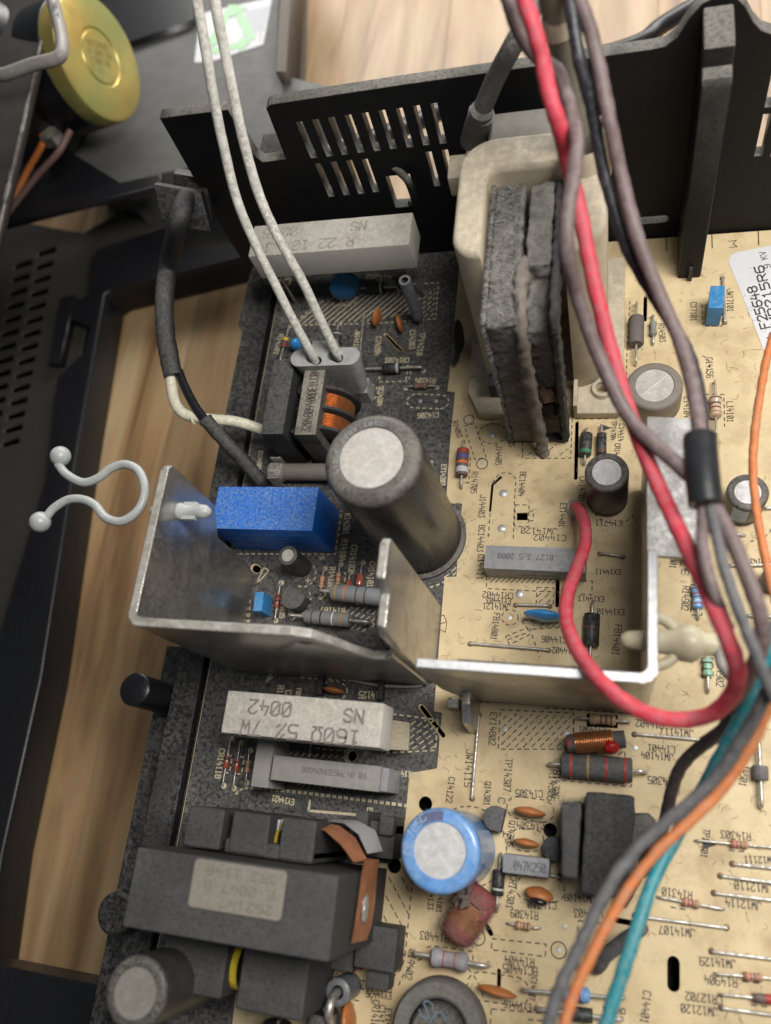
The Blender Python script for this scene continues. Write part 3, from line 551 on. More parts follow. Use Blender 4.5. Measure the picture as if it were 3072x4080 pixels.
def circ(c, r, dark=False, dash=0.1, gap=0.07, a0=0, a1=360, w=0.026, n=40, rx=1.0):
    v = P(*c); dash_xy([Vector(p) for p in arc(v.x, v.y, r * rx, a0, a1, n, r)], dark, dash, gap, w)
def hatch(pts, dark=False, step=0.16, ang=45, dash=0.14, gap=0.07, w=0.024):
    q = [P(*p).xy for p in pts]; n = len(q); b = bmesh.new(); d = Vector((math.cos(math.radians(ang)), math.sin(math.radians(ang)))); nn = Vector((-d.y, d.x))
    lo = min(p.dot(nn) for p in q); hi = max(p.dot(nn) for p in q); k = lo + step / 2; z = 0.012 if dark else 0.003
    while k < hi:
        xs = []
        for i in range(n):
            a, c = q[i], q[(i + 1) % n]; u, v = a.dot(nn) - k, c.dot(nn) - k
            if u * v < 0: xs.append(a.lerp(c, u / (u - v)).dot(d))
        xs.sort()
        for s0, s1 in zip(xs[::2], xs[1::2]):
            s = s0
            while s < s1 - 0.03:
                e_ = min(s + dash, s1); ribbon(b, d * s + nn * k, d * e_ + nn * k, w * (1.3 if dark else 1), None, z, 0); s += dash + gap
        k += step
    part('printed_hatching', b, print_cream if dark else print_black, bd, True, kind='stuff')
# outlines on the tan area
dashes([(1850, 1698), (1892, 1688), (1937, 1822), (1892, 1832)]); circ((1868, 1672), 0.14, dash=9); circ((1921, 1848), 0.15, dash=9)
circ((1963, 1728), 0.30, rx=1.32)
dashes([(2082, 1762), (2082, 1826), (2274, 1826), (2280, 1670), (2440, 1668)], closed=False); hatch([(2100, 1770), (2260, 1770), (2262, 1815), (2095, 1815)], step=0.3)
dashes([(1820, 1820), (1875, 1822), (1868, 1925), (1818, 1922)], closed=False)
dashes([(1962, 1925), (1985, 1892), (2010, 1883), (2040, 1888), (2056, 1912), (2050, 2000), (2045, 2150)], closed=False); dashes([(1953, 2045), (1945, 2150)], closed=False)
dashes([(2053, 2012), (2108, 2012), (2106, 2098), (2050, 2098)]); dashes([(2108, 2036), (2126, 2036), (2124, 2075), (2106, 2075)], closed=False)
dashes([(1940, 2295), (1937, 2345), (2230, 2360)], closed=False); hatch([(1945, 2302), (2215, 2308), (2213, 2325), (1945, 2320)], step=0.09, dash=9)
dashes([(2140, 2340), (2208, 2342), (2205, 2412), (2136, 2408)]); hatch([(2142, 2344), (2195, 2346), (2192, 2406), (2138, 2402)], step=0.14)
circ((2032, 2460), 0.20); dashes([(2085, 2470), (2240, 2480), (2235, 2500), (2105, 2508), (2082, 2480)]); dashes([(2014, 2536), (2100, 2502), (2112, 2528), (2030, 2568)]); dashes([(2022, 2550), (2108, 2518)], closed=False)
dashes([(2110, 2500), (2140, 2590), (2150, 2620)], closed=False); hatch([(2160, 2480), (2235, 2485), (2230, 2505), (2150, 2500)], step=0.1)
dashes([(2260, 2310), (2360, 2316), (2358, 2370), (2300, 2366)], closed=False)
dashes([(1994, 2828), (2286, 2842), (2282, 2985), (1985, 2985)]); hatch([(2006, 2840), (2276, 2852), (2270, 2975), (1996, 2978)], step=0.13, ang=48, dash=0.13, gap=0.06)
dashes([(1786, 2792), (2000, 2800), (2330, 2812), (2530, 2832), (2532, 2842)], closed=False); dashes([(2172, 2822), (2340, 2830), (2530, 2846)], closed=False)
dashes([(2287, 2868), (2284, 2930), (2312, 2932), (2314, 2922), (2490, 2942), (2490, 3020), (2242, 3010)], closed=False); hatch([(2300, 2935), (2480, 2948), (2480, 3010), (2300, 3000)], step=0.12)
dashes([(2240, 3108), (2240, 3110), (2515, 3135), (2518, 3110)], closed=False); hatch([(2250, 3085), (2420, 3098), (2420, 3112), (2250, 3104)], step=0.09)
def stadium(c0, c1, r, dark=False):
    a, c = P(*c0).xy, P(*c1).xy; q = [Vector(p) for p in slot_loop(a, c, r)]; q.append(q[0]); dash_xy(q, dark)
stadium((2060, 3216), (2165, 3232), 0.24); stadium((2075, 3345), (2125, 3348), 0.24); stadium((2100, 3538), (2205, 3546), 0.25); stadium((1910, 3928), (2060, 3950), 0.27)
v = P(1860, 3372); circ((1868, 3372), 0.86)
dashes([(1960, 3740), (2176, 3762), (2172, 3812), (1958, 3784)]); circ((1905, 3736), 0.15, dash=9); circ((2226, 3786), 0.16, dash=9)
dashes([(1700, 3775), (1725, 3768), (1886, 3792), (1882, 3845)], closed=False)
circ((1752, 4010), 0.98, a0=20, a1=165)
hatch([(1550, 3485), (1632, 3500), (1625, 3780), (1600, 3860), (1520, 3780), (1532, 3600)], step=0.26, ang=-52, dash=0.14, gap=0.06)
dashes([(1644, 3500), (1614, 3810), (1600, 3860), (1560, 3900), (1510, 3914), (1380, 3900), (1200, 3862)], closed=False)
dashes([(1380, 3978), (1440, 3990)], closed=False); circ((1440, 3990), 0.24, a0=0, a1=180)
dashes([(1960, 4020), (2200, 4040)], closed=False); dashes([(1958, 4020), (1950, 4120)], closed=False); dashes([(2105, 4062), (2190, 4070), (2185, 4120)], closed=False)
dashes([(2304, 3668), (2420, 3682), (2416, 3750), (2300, 3738)])
dashes([(2672, 3614), (2732, 3624)], closed=False); dashes([(2905, 3388), (2972, 3394)], closed=False); dashes([(2960, 3910), (3030, 3918)], closed=False); dashes([(2992, 4004), (3060, 4012)], closed=False)
dashes([(2752, 2330), (2795, 2330), (2797, 2452), (2752, 2450)]); dashes([(2795, 2622), (2840, 2622), (2842, 2702), (2797, 2702)])
dashes([(2500, 1392), (2562, 1394)], closed=False); dashes([(2510, 1200), (2498, 1400), (2496, 1520)], closed=False); dashes([(2448, 1180), (2462, 1420), (2470, 1600)], closed=False)
dashes([(2808, 1572), (2884, 1572), (2887, 1700)], closed=False); dashes([(2796, 1572), (2800, 1700)], closed=False); circ((2780, 1455), 0.30, a0=-50, a1=80)
dashes([(2797, 1214), (2800, 1300), (2876, 1300), (2876, 1240)], closed=False); circ((2752, 2235), 0.24, a0=150, a1=330)
circ((2450, 2000), 0.58, a0=180, a1=330); circ((2985, 2075), 0.52, a0=-90, a1=10)
for X, Y0, Y1 in [(2478, 965, 1010), (2654, 948, 1000), (2836, 934, 990), (3021, 920, 978)]: dashes([(X, Y0), (X + 2, Y1)], closed=False, dash=9, w=0.03)
for c_ in ((2840, 3365), (2424, 1705)):
    v = P(*c_); b = bmesh.new(); b.faces.new([b.verts.new((v.x + dx, v.y + dy, 0.005)) for dx, dy in ((-.2, .12), (-.2, -.12), (0.08, 0))]); part('printed_mark', b, print_black, bd, True)
# outlines on the inked area
dashes([(900 + 1050 * .36, 1000 + 560 * .36), (1495, 1140), (1748, 1128), (1735, 1272), (1480, 1290), (1160, 1297)], True)
hatch([(1290, 1200), (1480, 1155), (1690, 1190), (1640, 1250), (1480, 1280), (1180, 1292)], True, step=0.15, dash=9, w=0.028); hatch([(1690, 1150), (1740, 1150), (1728, 1260), (1680, 1262)], True, step=0.13)
circ((1385, 1180), 0.36, True, rx=0.75); hatch([(1345, 1150), (1425, 1130), (1425, 1210), (1350, 1225)], True, step=0.13, dash=9); hatch([(1345, 1150), (1425, 1130), (1425, 1210), (1350, 1225)], True, step=0.13, ang=-45, dash=9)
dashes([(1512, 1500), (1512, 1522), (1628, 1520), (1642, 1458), (1618, 1458)], True, False); dashes([(1618, 1515), (1624, 1480)], True, False)
stadium((1652, 1598), (1758, 1602), 0.22, True); circ((1470, 1566), 0.27, True, a0=-120, a1=100)
dashes([(1092, 1836), (1240, 1838), (1236, 1866)], True, False); dashes([(1216, 1860), (1216, 1876), (1290, 1878)], True, False); hatch([(1218, 1850), (1300, 1855), (1295, 1876), (1215, 1874)], True, step=0.14)
dashes([(930, 2207), (1336, 2209), (1362, 2035)], True, False)
v = P(1700, 2150); circ((1682, 2160), 1.27, True, a0=-75, a1=35); circ((1682, 2160), 1.17, True, a0=-55, a1=20, dash=0.18)
circ((1212, 2290), 0.34, True, a0=-110, a1=60); circ((1188, 2390), 0.36, True, a0=-60, a1=40); dashes([(1160, 2422), (1222, 2424)], True, False)
for c0 in ((1305, 2300), (1370, 2284), (1460, 2302), (1128, 2378)): dashes([c0, (c0[0] + 8, c0[1]), (c0[0] + 2, c0[1] + 50), (c0[0] - 25, c0[1] + 50)], True, False)
hatch([(1370, 2420), (1500, 2420), (1490, 2480), (1360, 2440)], True, step=0.13); hatch([(1400, 2485), (1460, 2490), (1455, 2520), (1390, 2500)], True, step=0.13)
dashes([(1200, 2700), (1400, 2712), (1560, 2738), (1660, 2735), (1700, 2712)], True, False); circ((1330, 2752), 0.24, True, rx=1.5)
dashes([(1535, 2842), (1745, 2868)], True, False); dashes([(1745, 2868), (1735, 2990), (1540, 3000)], True, False); hatch([(1640, 2862), (1740, 2872), (1732, 2985), (1630, 2985)], True, step=0.125, ang=40)
dashes([(1030, 3140), (1180, 3155), (1400, 3182), (1620, 3210)], True, False, dash=0.10, gap=0.05, w=0.05); dashes([(940, 3165), (955, 3148), (980, 3140), (1030, 3140)], True, False, dash=0.10, gap=0.04, w=0.04)
hatch([(1180, 3120), (1540, 3150), (1538, 3160), (1180, 3132)], True, step=0.10, dash=9); hatch([(1110, 2995), (1380, 3010), (1378, 3022), (1110, 3008)], True, step=0.12, dash=9)
dashes([(1240, 2962), (1232, 3016)], True, False, dash=9); dashes([(1258, 2982), (1380, 2992)], True, False); circ((1404, 3012), 0.19, True, dash=9, a0=90, a1=270)
circ((1402, 3012), 0.0001) if False else None
dashes([(1236, 3186), (1230, 3230), (1600, 3262)], True, False, dash=9, w=0.04)
for c0 in ((910, 3010), (958, 3015)): dashes([c0, (c0[0] + 16, c0[1] + 2), (c0[0] + 5, c0[1] + 70), (c0[0] - 12, c0[1] + 68)], True, False)
dashes([(1030, 2195), (1036, 2140), (1048, 2140)], True, False, dash=9); dashes([(1024, 2322), (1052, 2262), (1072, 2274), (1040, 2310)], True, True, dash=9)
dashes([(990, 2390), (985, 2480)], True, False); dashes([(998, 2390), (992, 2480)], True, False)
dashes([(805 * .36 + 800, 2696), (1056, 2722), (1075, 2696), (1092, 2670)], True, False, dash=9); dashes([(1735, 2492), (1780, 2478), (1768, 2450), (1740, 2462)], False, False, dash=9, w=0.02)
dashes([(1738, 2500), (1775, 2520), (1780, 2482)], False, False, dash=9, w=0.018)
for c_, s in (((1110, 1110), 0), ((1070, 1120), 1)):
    dashes([(c_[0] - 40, c_[1]), (c_[0] - 52, c_[1] + 95)] if s else [(c_[0] - 5, c_[1] + 10), (c_[0] + 50, c_[1]), (c_[0] + 40, c_[1] + 30), (c_[0] - 2, c_[1] + 40)], True, not s, dash=9, w=0.05)
# pads and solder dots
pad_me = None
for c_, r_ in [((1960, 1732), 0.10), ((2005, 1966), 0.11), ((1999, 2105), 0.11), ((2070, 2367), 0.11), ((2013, 2904), 0.07), ((2258, 2926), 0.07), ((2260, 2928), 0.0), ((1868, 1672), 0.05), ((1921, 1848), 0.05), ((2532, 2980), 0.06), ((1905, 3736), 0.06), ((2226, 3786), 0.06), ((2250, 3694), 0.06), ((2484, 3726), 0.06), ((2032, 2462), 0.06), ((1676, 1600), 0.06), ((1738, 1600), 0.06), ((1118, 2320), 0.06)]:
    if not r_: continue
    v = P(*c_); b = lathe([(r_, 0.0), (r_ * 0.85, 0.015), (0, 0.02)], 14, (v.x, v.y, 0.011 if c_[0] < 1760 else 0.0)); part('solder_pad', b, solder, bd, True, 50)
# paper sticker with the set's number
st_pts = [(2903, 1045), (2912, 1018), (2935, 1006), (3110, 972), (3160, 1400), (3045, 1402), (2990, 1260)]
st = part('number_sticker', plate_xy([pb(*q) for q in st_pts], 0.004, 0.012), sticker, None)
tag(st, 'white paper sticker with printed numbers at the edge of the circuit board', 'sticker')
def ST(s, p0, p1, h, w_):
    a, b_ = P(*p0), P(*p1); L_ = (b_ - a).length; pitch = L_ / (len(s) - 0.28); ang = math.atan2(b_.y - a.y, b_.x - a.x)
    part('sticker_print', text_bm(s, h, pitch, w_, None, Matrix.Translation((a.x, a.y, 0.014)) @ Matrix.Rotation(ang, 4, 'Z') @ Matrix.Translation((0, -h / 2, 0))), print_black, st)
ST('F25648', (3050, 1308), (2994, 1145), 0.22, 0.04); ST('MR215R6', (3092, 1290), (3022, 1063), 0.22, 0.04); ST('9 KV', (3058, 1068), (3036, 1005), 0.15, 0.022); ST('5 1', (3075, 1380), (3062, 1340), 0.12, 0.02)
# ================================================================ heat sinks
hs = thing('heat_sink', 'bent aluminium heat sink bracket standing beside the blue relay', 'heat sink', (-9.4, 3, 0))
TH = 0.20; XL = -9.62; YW = 3.0; XR = -4.32; ZH = 5.25
# front wall with the scooped notch near its end
wall = [(XL + 0.12, 0.12), (XL + .6, 0.03), (-5.2, 0.03), (-4.8, 0.0), (XR - 0.05, 0.0), (XR - 0.05, 3.7), (XR - 0.30, 3.3), (XR - 0.55, 3.25), (XR - 0.85, 3.8), (XR - 1.1, 4.6), (XR - 1.35, 5.08), (XR - 1.7, ZH), (XL + 0.12, ZH)]
hol = [arc(-6.0, 4.6, 0.13, 0, 340, 17), [(-7.6, 0.35), (-7.0, 0.32), (-7.0, 0.44), (-7.5, 0.48)]]
part('front_wall', plate_xz(wall, YW - TH / 2, YW + TH / 2, hol, 0.03), aluminium, hs, True, 35)
fl = [(YW + 0.12, 0.03), (5.45, 0.05), (5.75, 0.75), (5.82, 2.45), (6.5, 2.9), (6.6, ZH - 0.15), (6.47, ZH), (YW + 0.12, ZH)]
part('side_wall', plate_yz(fl, XL - TH / 2, XL + TH / 2, [arc(5.75, 4.45, 0.15, 0, 340, 17)], 0.03), aluminium, hs, True, 35)
b = bmesh.new(); rr = 0.22
pts = [(XL, YW + 0.22)] + arc(XL + rr, YW + rr, rr, 180, 270, 6) + [(XL + 0.22, YW)]
pin = arc(XL + rr, YW + rr, rr + TH / 2, 180, 270, 6) + arc(XL + rr, YW + rr, rr - TH / 2, 270, 180, 6)
part('bend', plate_xy(pin, 0.04, ZH - 0.003), aluminium, hs, True, 40)
rf = [(YW + 0.0, 0.0), (4.95, 0.0), (4.95, 5.25), (4.80, 5.4), (4.1, 5.4), (4.02, 5.1), (3.9, 4.95), (3.25, 4.95), (3.12, 4.7), (3.06, 3.8), (YW, 3.5)]
part('end_wall', plate_yz(rf, XR - TH / 2, XR + TH / 2, (), 0.04), aluminium, hs, True, 35)
# sawn top edges, the second sink's with ceiling reflection painted in, raised a hair above the sheet
def top_strip(nm, pts, hw, z, parent):
    b = bmesh.new(); n = len(pts); L_ = []
    for i, p in enumerate(pts):
        p = Vector(p); d = (Vector(pts[min(i + 1, n - 1)]) - Vector(pts[max(i - 1, 0)])).xy.normalized(); nn = Vector((-d.y, d.x)) * hw
        zz = p.z if len(p) > 2 else z
        L_.append([b.verts.new((p.x + nn.x, p.y + nn.y, zz)), b.verts.new((p.x - nn.x, p.y - nn.y, zz))])
    for A, B in zip(L_, L_[1:]): b.faces.new((A[0], A[1], B[1], B[0]))
    return part(nm, b, aluminium_lit_edge if parent.name.endswith('001') else aluminium_dull, parent, True)
e_ = 0.006
cur = [(XL, 6.40), (XL, 5), (XL, YW + rr)] + arc(XL + rr, YW + rr, rr, 180, 270, 6) + [(-7, YW), (XR - 1.72, YW)]
top_strip('cut_edge', [(x, y, ZH + e_) for x, y in cur], 0.075, 0, hs)
top_strip('cut_edge', [(XR - 1.70, YW, ZH + e_), (XR - 1.35, YW, 5.08 + e_), (XR - 1.1, YW, 4.6 + e_ * 2), (XR - 0.85, YW, 3.8 + e_ * 2), (XR - 0.55, YW, 3.25 + e_ * 2), (XR - 0.30, YW, 3.3 + e_ * 2)], 0.075, 0, hs)
top_strip('cut_edge', [(XR, 4.76, 5.4 + e_), (XR, 4.14, 5.4 + e_)], 0.07, 0, hs)
top_strip('cut_edge', [(XR, 3.88, 4.95 + e_), (XR, 3.3, 4.95 + e_)], 0.07, 0, hs)
part('foot_bead', tube([(-6.3, YW - 0.12, 0.06), (-5.6, YW - 0.18, 0.07), (-4.9, YW - 0.16, 0.06), (-4.5, YW - 0.1, 0.06)], 0.05, 8), lead_metal, hs, True, 60)
for x_ in (-7.15, -5.55):
    part('device_leg', bm_box(x_ - 0.05, x_ + 0.10, YW - 0.55, YW - 0.1, 0.02, 0.22, 0.02), black_lint, hs, True)
# second heat sink
h2 = thing('heat_sink', 'aluminium U-shaped heat sink with bent top flange behind the looping red wire', 'heat sink', (-1.5, 2.7, 0))
XA, XE, YF, Z2 = -3.72, 0.72, 2.72, 4.25
w2 = [(XA + 0.25, 0.55), (-3.35, 0.03), (XE - 0.12, 0.03), (XE - 0.12, Z2), (XA, Z2), (XA - 0.06, Z2 - 0.2), (XA, 1.6)]
part('front_wall', plate_xz(w2, YF - TH / 2, YF + TH / 2, (), 0.03), aluminium, h2, True, 35)
part('side_wall', plate_yz([(YF + 0.12, 0.05), (8.2, 0.05), (8.2, 3.0), (5.35, 3.4), (5.2, Z2), (YF + 0.12, Z2)], XE - TH / 2, XE + TH / 2, [arc(3.9, 3.3, 0.26, 0, 340, 17)], 0.03), aluminium, h2, True, 35)
rr2 = 0.22
pin = arc(XE - rr2, YF + rr2, rr2 + TH / 2, -90, 0, 6) + arc(XE - rr2, YF + rr2, rr2 - TH / 2, 0, -90, 6)
part('bend', plate_xy(pin, 0.04, Z2 - 0.003), aluminium, h2, True, 40)
top_strip('cut_edge', [(x, y, Z2 + e_) for x, y in [(XA + 0.02, YF), (-2, YF), (XE - rr2, YF)] + arc(XE - rr2, YF + rr2, rr2, -90, 0, 6) + [(XE, 4), (XE, 5.17)]], 0.075, 0, h2)
zf = 3.45
fb = bm_box(XE - 0.08, 1.72, 5.35, 8.5, zf - 0.18, zf, 0.05)
for v in fb.verts: v.co.z += (v.co.x - XE) * -0.15
part('top_flange', fb, mat('aluminium_dusty', (0.36, 0.36, 0.355), 0.5, 0.3, dust=0.55, dustcol=(0.20, 0.185, 0.165), ds=3.0, var=0.25, vs=2.5, bump=0.2, bs=12), h2, True, 35)
part('flange_web', bm_box(XE - 0.09, XE + 0.09, 5.4, 8.45, 2.9, zf - 0.1), aluminium, h2, True)
tb = bm_box(-3.12, -2.94, 1.75, YF, 0.02, 0.85, 0.03)
for v in tb.verts:
    if v.co.z > 0.5 and v.co.y < 2.2: v.co.z -= 0.0; v.co.y += 0.15
part('mounting_leg', plate_yz([(1.85, 0.0), (YF - 0.1, 0.0), (YF - 0.1, 1.5), (2.35, 1.5), (1.95, 1.15)], -3.25, -3.05, (), 0.02), aluminium, h2, True, 35); tb.free()
part('mounting_foot', bm_box(-3.78, -3.5, YF - 0.35, YF - 0.1, 0.01, 0.4, 0.03), aluminium, h2, True)
part('device_pad', bm_box(-3.0, 0.3, YF + 0.10, YF + 0.22, 0.3, Z2 - 0.5, 0.02), black_lint, h2, True)
# ================================================================ blue relay
rl = thing('relay', 'bright blue rectangular relay covered in fine dust', 'relay', (-8.75, 6.9, 0))
part('case', bm_box(-10.15, -7.32, 6.28, 7.47, 0.03, 1.78, 0.035), relay_blue, rl, True, 40)
b = bmesh.new()
for s, x_, z_, h_ in [('OEG', -9.95, 1.52, 0.13), ('OMI-SS-112DM', -9.95, 1.28, 0.13), ('12VDC', -8.1, 1.32, 0.12), ('16A 277VAC', -9.3, 1.0, 0.12), ('10A 240VAC', -9.3, 0.75, 0.12), ('CR  US', -9.95, 0.95, 0.16), ('TV-5', -8.3, 0.9, 0.12), ('VDE 10A 250V', -9.5, 0.5, 0.11)]:
    text_bm(s, h_, h_ * 0.95, 0.02, b, Matrix(((1, 0, 0, x_), (0, 0, 1, 6.272), (0, 1, 0, z_), (0, 0, 0, 1))))
part('case_print', b, flat('relay_print', (0.16, 0.34, 0.66)), rl, True)
for x_, y_, r_ in ((-7.55, 7.05, 0.09), (-8.75, 6.9, 0.07), (-8.2, 6.45, 0.05), (-7.6, 6.4, 0.05)): part('mould_mark', lathe([(r_ - 0.012, 0), (r_, 0.008), (r_ + 0.012, 0)], 18, (x_, y_, 1.779)), relay_blue, rl, True, 60)
# ================================================================ wirewound cement resistors
def cement(name, label, x0, x1, y0, y1, z0, z1, lines, ink=('resistor_print', (0.20, 0.165, 0.155))):
    t = thing(name, label, 'resistor', ((x0 + x1) / 2, (y0 + y1) / 2, 0), group='cement resistors')
    part('ceramic_body', bm_box(x0, x1, y0, y1, z0, z1, 0.05, 2), ceramic, t, True, 40)
    b = bmesh.new()
    for s, xx, yy, h_, p_ in lines: text_bm(s, h_, p_, 0.05, b, Matrix.Translation((xx, yy, z1 + 0.004)) @ Matrix.Rotation(math.pi, 4, 'Z'))
    part('body_print', b, mat(*ink, 0.8, var=0.4, vs=6), t, True)
    for xx in (x0 + 0.25, x1 - 0.25):
        part('lead', tube([(xx, (y0 + y1) / 2, z0 + 0.05), (xx, (y0 + y1) / 2, 0.0)], 0.05, 8, smooth_path=False), lead_metal, t, True, 60)
    return t
r1 = cement('cement_resistor', 'long cream cement resistor high above the board in front of the vents', -9.95, -5.32, 13.9, 14.95, 2.0, 3.0, [('R 22 10% J', -6.9, 14.3, 0.30, 0.26), ('NS', -6.6, 14.78, 0.28, 0.24), ('0035', -8.6, 14.8, 0.30, 0.27)], ('faint_print', (0.31, 0.29, 0.255)))
part('lead_sleeve', bm_x(lathe([(0.1, 0.35), (0.17, 0.35), (0.17, 2.05), (0.1, 2.05)], 14), Matrix.Translation((P(1675, 1285).x, P(1675, 1285).y, 0))), res_grey, r1, True, 40)
part('wire_stub', tube([(P(1675, 1285).x, P(1675, 1285).y, 0.4), (P(1675, 1285).x, P(1675, 1285).y, 0.0)], 0.05, 8, smooth_path=False), lead_metal, r1, True)
cement('cement_resistor', 'cream cement resistor marked 160 ohm 7W near the bent heat sink', -8.5, -4.76, 1.15, 2.1, 1.6, 2.5, [('160~ 5% 7W', -5.25, 1.46, 0.30, 0.285), ('NS', -5.2, 1.9, 0.27, 0.25), ('0042', -6.9, 1.93, 0.30, 0.27)])
mt = thing('metal_clip', 'dull tan metal strip beside the 160 ohm cement resistor', 'clip', (-5, 1.6, 0))
q = [P(1525, 2862, 0.7), P(1632, 2880, 0.7), P(1628, 2990, 0.7), P(1520, 2985, 0.7)]
part('strip', plate_xy([(v.x, v.y) for v in q], 0.62, 0.7, (), 0.01), mat('clip_tan', (0.40, 0.35, 0.25), 0.5, 0.4, dust=0.5, dustcol=(0.28, 0.25, 0.19), stretch=(1, 6, 1)), mt, True)
part('strip_foot', bm_box(q[0].x, q[0].x + 0.08, q[3].y + .05, q[0].y - .05, 0.01, 0.63), MATS['clip_tan'], mt, True)
# ================================================================ electrolytic capacitors
def elco(label, x, y, r, h, sleeve, top_m, disc_r, cross=True, stripe=None, stripe_a=0.0, skirt=False, group='electrolytic capacitors', seg=40, tm=None, rnd=None):
    t = thing('electrolytic_capacitor', label, 'capacitor', (x, y, 0), group=group)
    k = rnd or min(0.12, r * 0.16)
    part('can', lathe([(r * 0.96, 0.012), (r, 0.05), (r, 0.10), (r * 0.965, 0.16), (r * 0.965, 0.2), (r, 0.28), (r, h - k), (r - k * 0.08, h - k * 0.6), (r - k * 0.3, h - k * 0.28), (r - k * 0.62, h - k * 0.07), (r - k, h), (disc_r * 1.05, h + 0.008), (disc_r, h - 0.02)], seg), sleeve, t, False, 35)
    tp = part('vent_disc', lathe([(disc_r * 1.01, h - 0.022), (disc_r, h - 0.012), (0, h - 0.008)], seg), tm or top_m, t, False, 30)
    if cross:
        b = bmesh.new()
        for i, a in enumerate((0.5, 0.5 + math.pi / 2) if cross is True else cross):
            d = Vector((math.cos(a), math.sin(a))); ribbon(b, -d * disc_r * 0.93, d * disc_r * 0.93, 0.022, None, h - 0.006 + 0.001 * i, 0)
        part('vent_score', b, flat('vent_score', (0.52, 0.50, 0.47)), tp)
    if stripe:
        b = bmesh.new(); n = 8; A = []
        for i in range(n + 1):
            a = stripe_a + (i / n - 0.5) * 0.8; A.append([b.verts.new(((r + 0.006) * math.cos(a), (r + 0.006) * math.sin(a), z)) for z in (0.3, h - k * 1.1)])
        for U, V in zip(A, A[1:]): b.faces.new((U[0], V[0], V[1], U[1]))
        part('polarity_stripe', b, stripe, t, False, 60)
    if skirt: part('base_skirt', lathe([(r + 0.13, 0.012), (r + 0.12, 0.09), (r + 0.01, 0.14), (r + 0.01, 0.012)], seg), cap_sleeve_dark, t, False, 40)
    return t
tall = elco('tallest grey dusty electrolytic capacitor standing behind the bent heat sink', -4.93, 6.81, 1.08, 5.05, cap_sleeve_tall, cap_top, 0.69, cross=None, skirt=True, rnd=0.24)
b = bmesh.new()
for i, ch in enumerate('470UF 200V 105C'):
    a = math.radians(205 - i * 9); M_ = Matrix.Rotation(a - math.pi / 2, 4, 'Z') @ Matrix.Translation((-0.04, 0.735, 5.062)); text_bm(ch, 0.085, 0.10, 0.016, b, M_)
part('rim_print', b, flat('rim_print', (0.24, 0.25, 0.27)), tall)
bl = elco('fat blue electrolytic capacitor with white top near the reddish coil', -3.29, -0.71, 0.82, 2.46, cap_blue, cap_top_bright, 0.53, cross=(1.25,), stripe=cap_blue_light, stripe_a=0.2)
b = bmesh.new(); A = []
for i in range(9):
    a = math.radians(88 + i * 6); A.append([b.verts.new((rr_ * math.cos(a), rr_ * math.sin(a), 2.472)) for rr_ in (0.565, 0.755)])
for U, V in zip(A, A[1:]): b.faces.new((U[0], V[0], V[1], U[1]))
part('rim_patch', b, flat('rim_patch', (0.10, 0.11, 0.20)), bl)
b = bmesh.new(); text_bm('105C', 0.15, 0.13, 0.02, b, Matrix.Rotation(math.radians(55), 4, 'Z') @ Matrix.Translation((-0.2, 0.585, 2.474))); text_bm('CE', 0.15, 0.13, 0.02, b, Matrix.Rotation(math.radians(95), 4, 'Z') @ Matrix.Translation((-0.1, 0.585, 2.474)))
part('rim_print', b, cap_blue_light, bl)
elco('black electrolytic capacitor with bright crossed top by the print C14711', -0.19, 7.95, 0.51, 1.70, cap_sleeve_dark, cap_top_bright, 0.335)
elco('wide brown-grey electrolytic capacitor with dusty top behind the flanged heat sink', 0.92, 10.66, 0.69, 0.95, mat('cap_brown', (0.16, 0.13, 0.11), 0.35, dust=0.8, dustcol=(0.19, 0.175, 0.155), ds=14), cap_top, 0.46, cross=(0.75,))
elco('small electrolytic capacitor with pale blue stripe beside the orange wire', 2.96, 7.72, 0.46, 1.10, cap_sleeve_dark, cap_top_bright, 0.29, cross=(0.0, 1.57), stripe=cap_blue_light, stripe_a=-1.9)
elco('slim black leaning electrolytic capacitor before the blue relay', -8.15, 5.81, 0.265, 1.16, cap_sleeve_dark, cap_top, 0.165, cross=None)
elco('dim dusty electrolytic capacitor at the corner below the big transformer', -8.86, -3.95, 0.665, 3.5, cap_sleeve_dark, sticker_dusty, 0.45, cross=None, tm=mat('cap_top_dull', (0.22, 0.20, 0.18), 0.7, dust=0.6, dustcol=(0.18, 0.165, 0.145)))
v = P(3052, 2325); elco('small black capacitor at the board edge beside the brown wire', v.x + 0.1, v.y, 0.27, 0.7, cap_sleeve_dark, cap_top, 0.17, cross=None)
# ================================================================ line filter choke
ch = thing('line_choke', 'black mains filter choke with dusty core bar and copper windings', 'choke', (-8.2, 10, 0))
part('housing', bm_box(-9.12, -8.48, 8.9, 11.2, 0.02, 1.98, 0.05), mat('choke_black', (0.02, 0.02, 0.022), 0.6, dust=0.75, dustcol=(0.125, 0.12, 0.11), ds=16, bump=0.4), ch, True, 40)
b = bmesh.new()
text_bm('DEWEI EX2', 0.26, 0.22, 0.03, b, Matrix.Translation((-8.62, 9.15, 1.985)) @ Matrix.Rotation(math.pi / 2, 4, 'Z'))
part('housing_print', b, flat('choke_print', (0.09, 0.09, 0.085)), ch, True)
cbm = bm_box(-8.15, -7.55, 8.87, 11.0, 1.35, 1.98, 0.04); bm_box(-8.15, -7.55, 8.87, 9.3, 0.1, 1.36, 0.03, 2, cbm); bm_box(-8.15, -7.55, 10.6, 11.0, 0.1, 1.36, 0.03, 2, cbm)
part('core_bar', cbm, choke_bar, ch, True, 40)
b = bmesh.new(); text_bm('3204804400DE1LC049', 0.24, 0.112, 0.026, b, Matrix.Translation((-7.72, 8.96, 1.985)) @ Matrix.Rotation(math.pi / 2, 4, 'Z'))
part('core_print', b, flat('core_print', (0.05, 0.045, 0.04)), ch, True)
RX = Matrix.Rotation(math.radians(-90), 4, 'X')
cx, cz = -7.72, 0.95
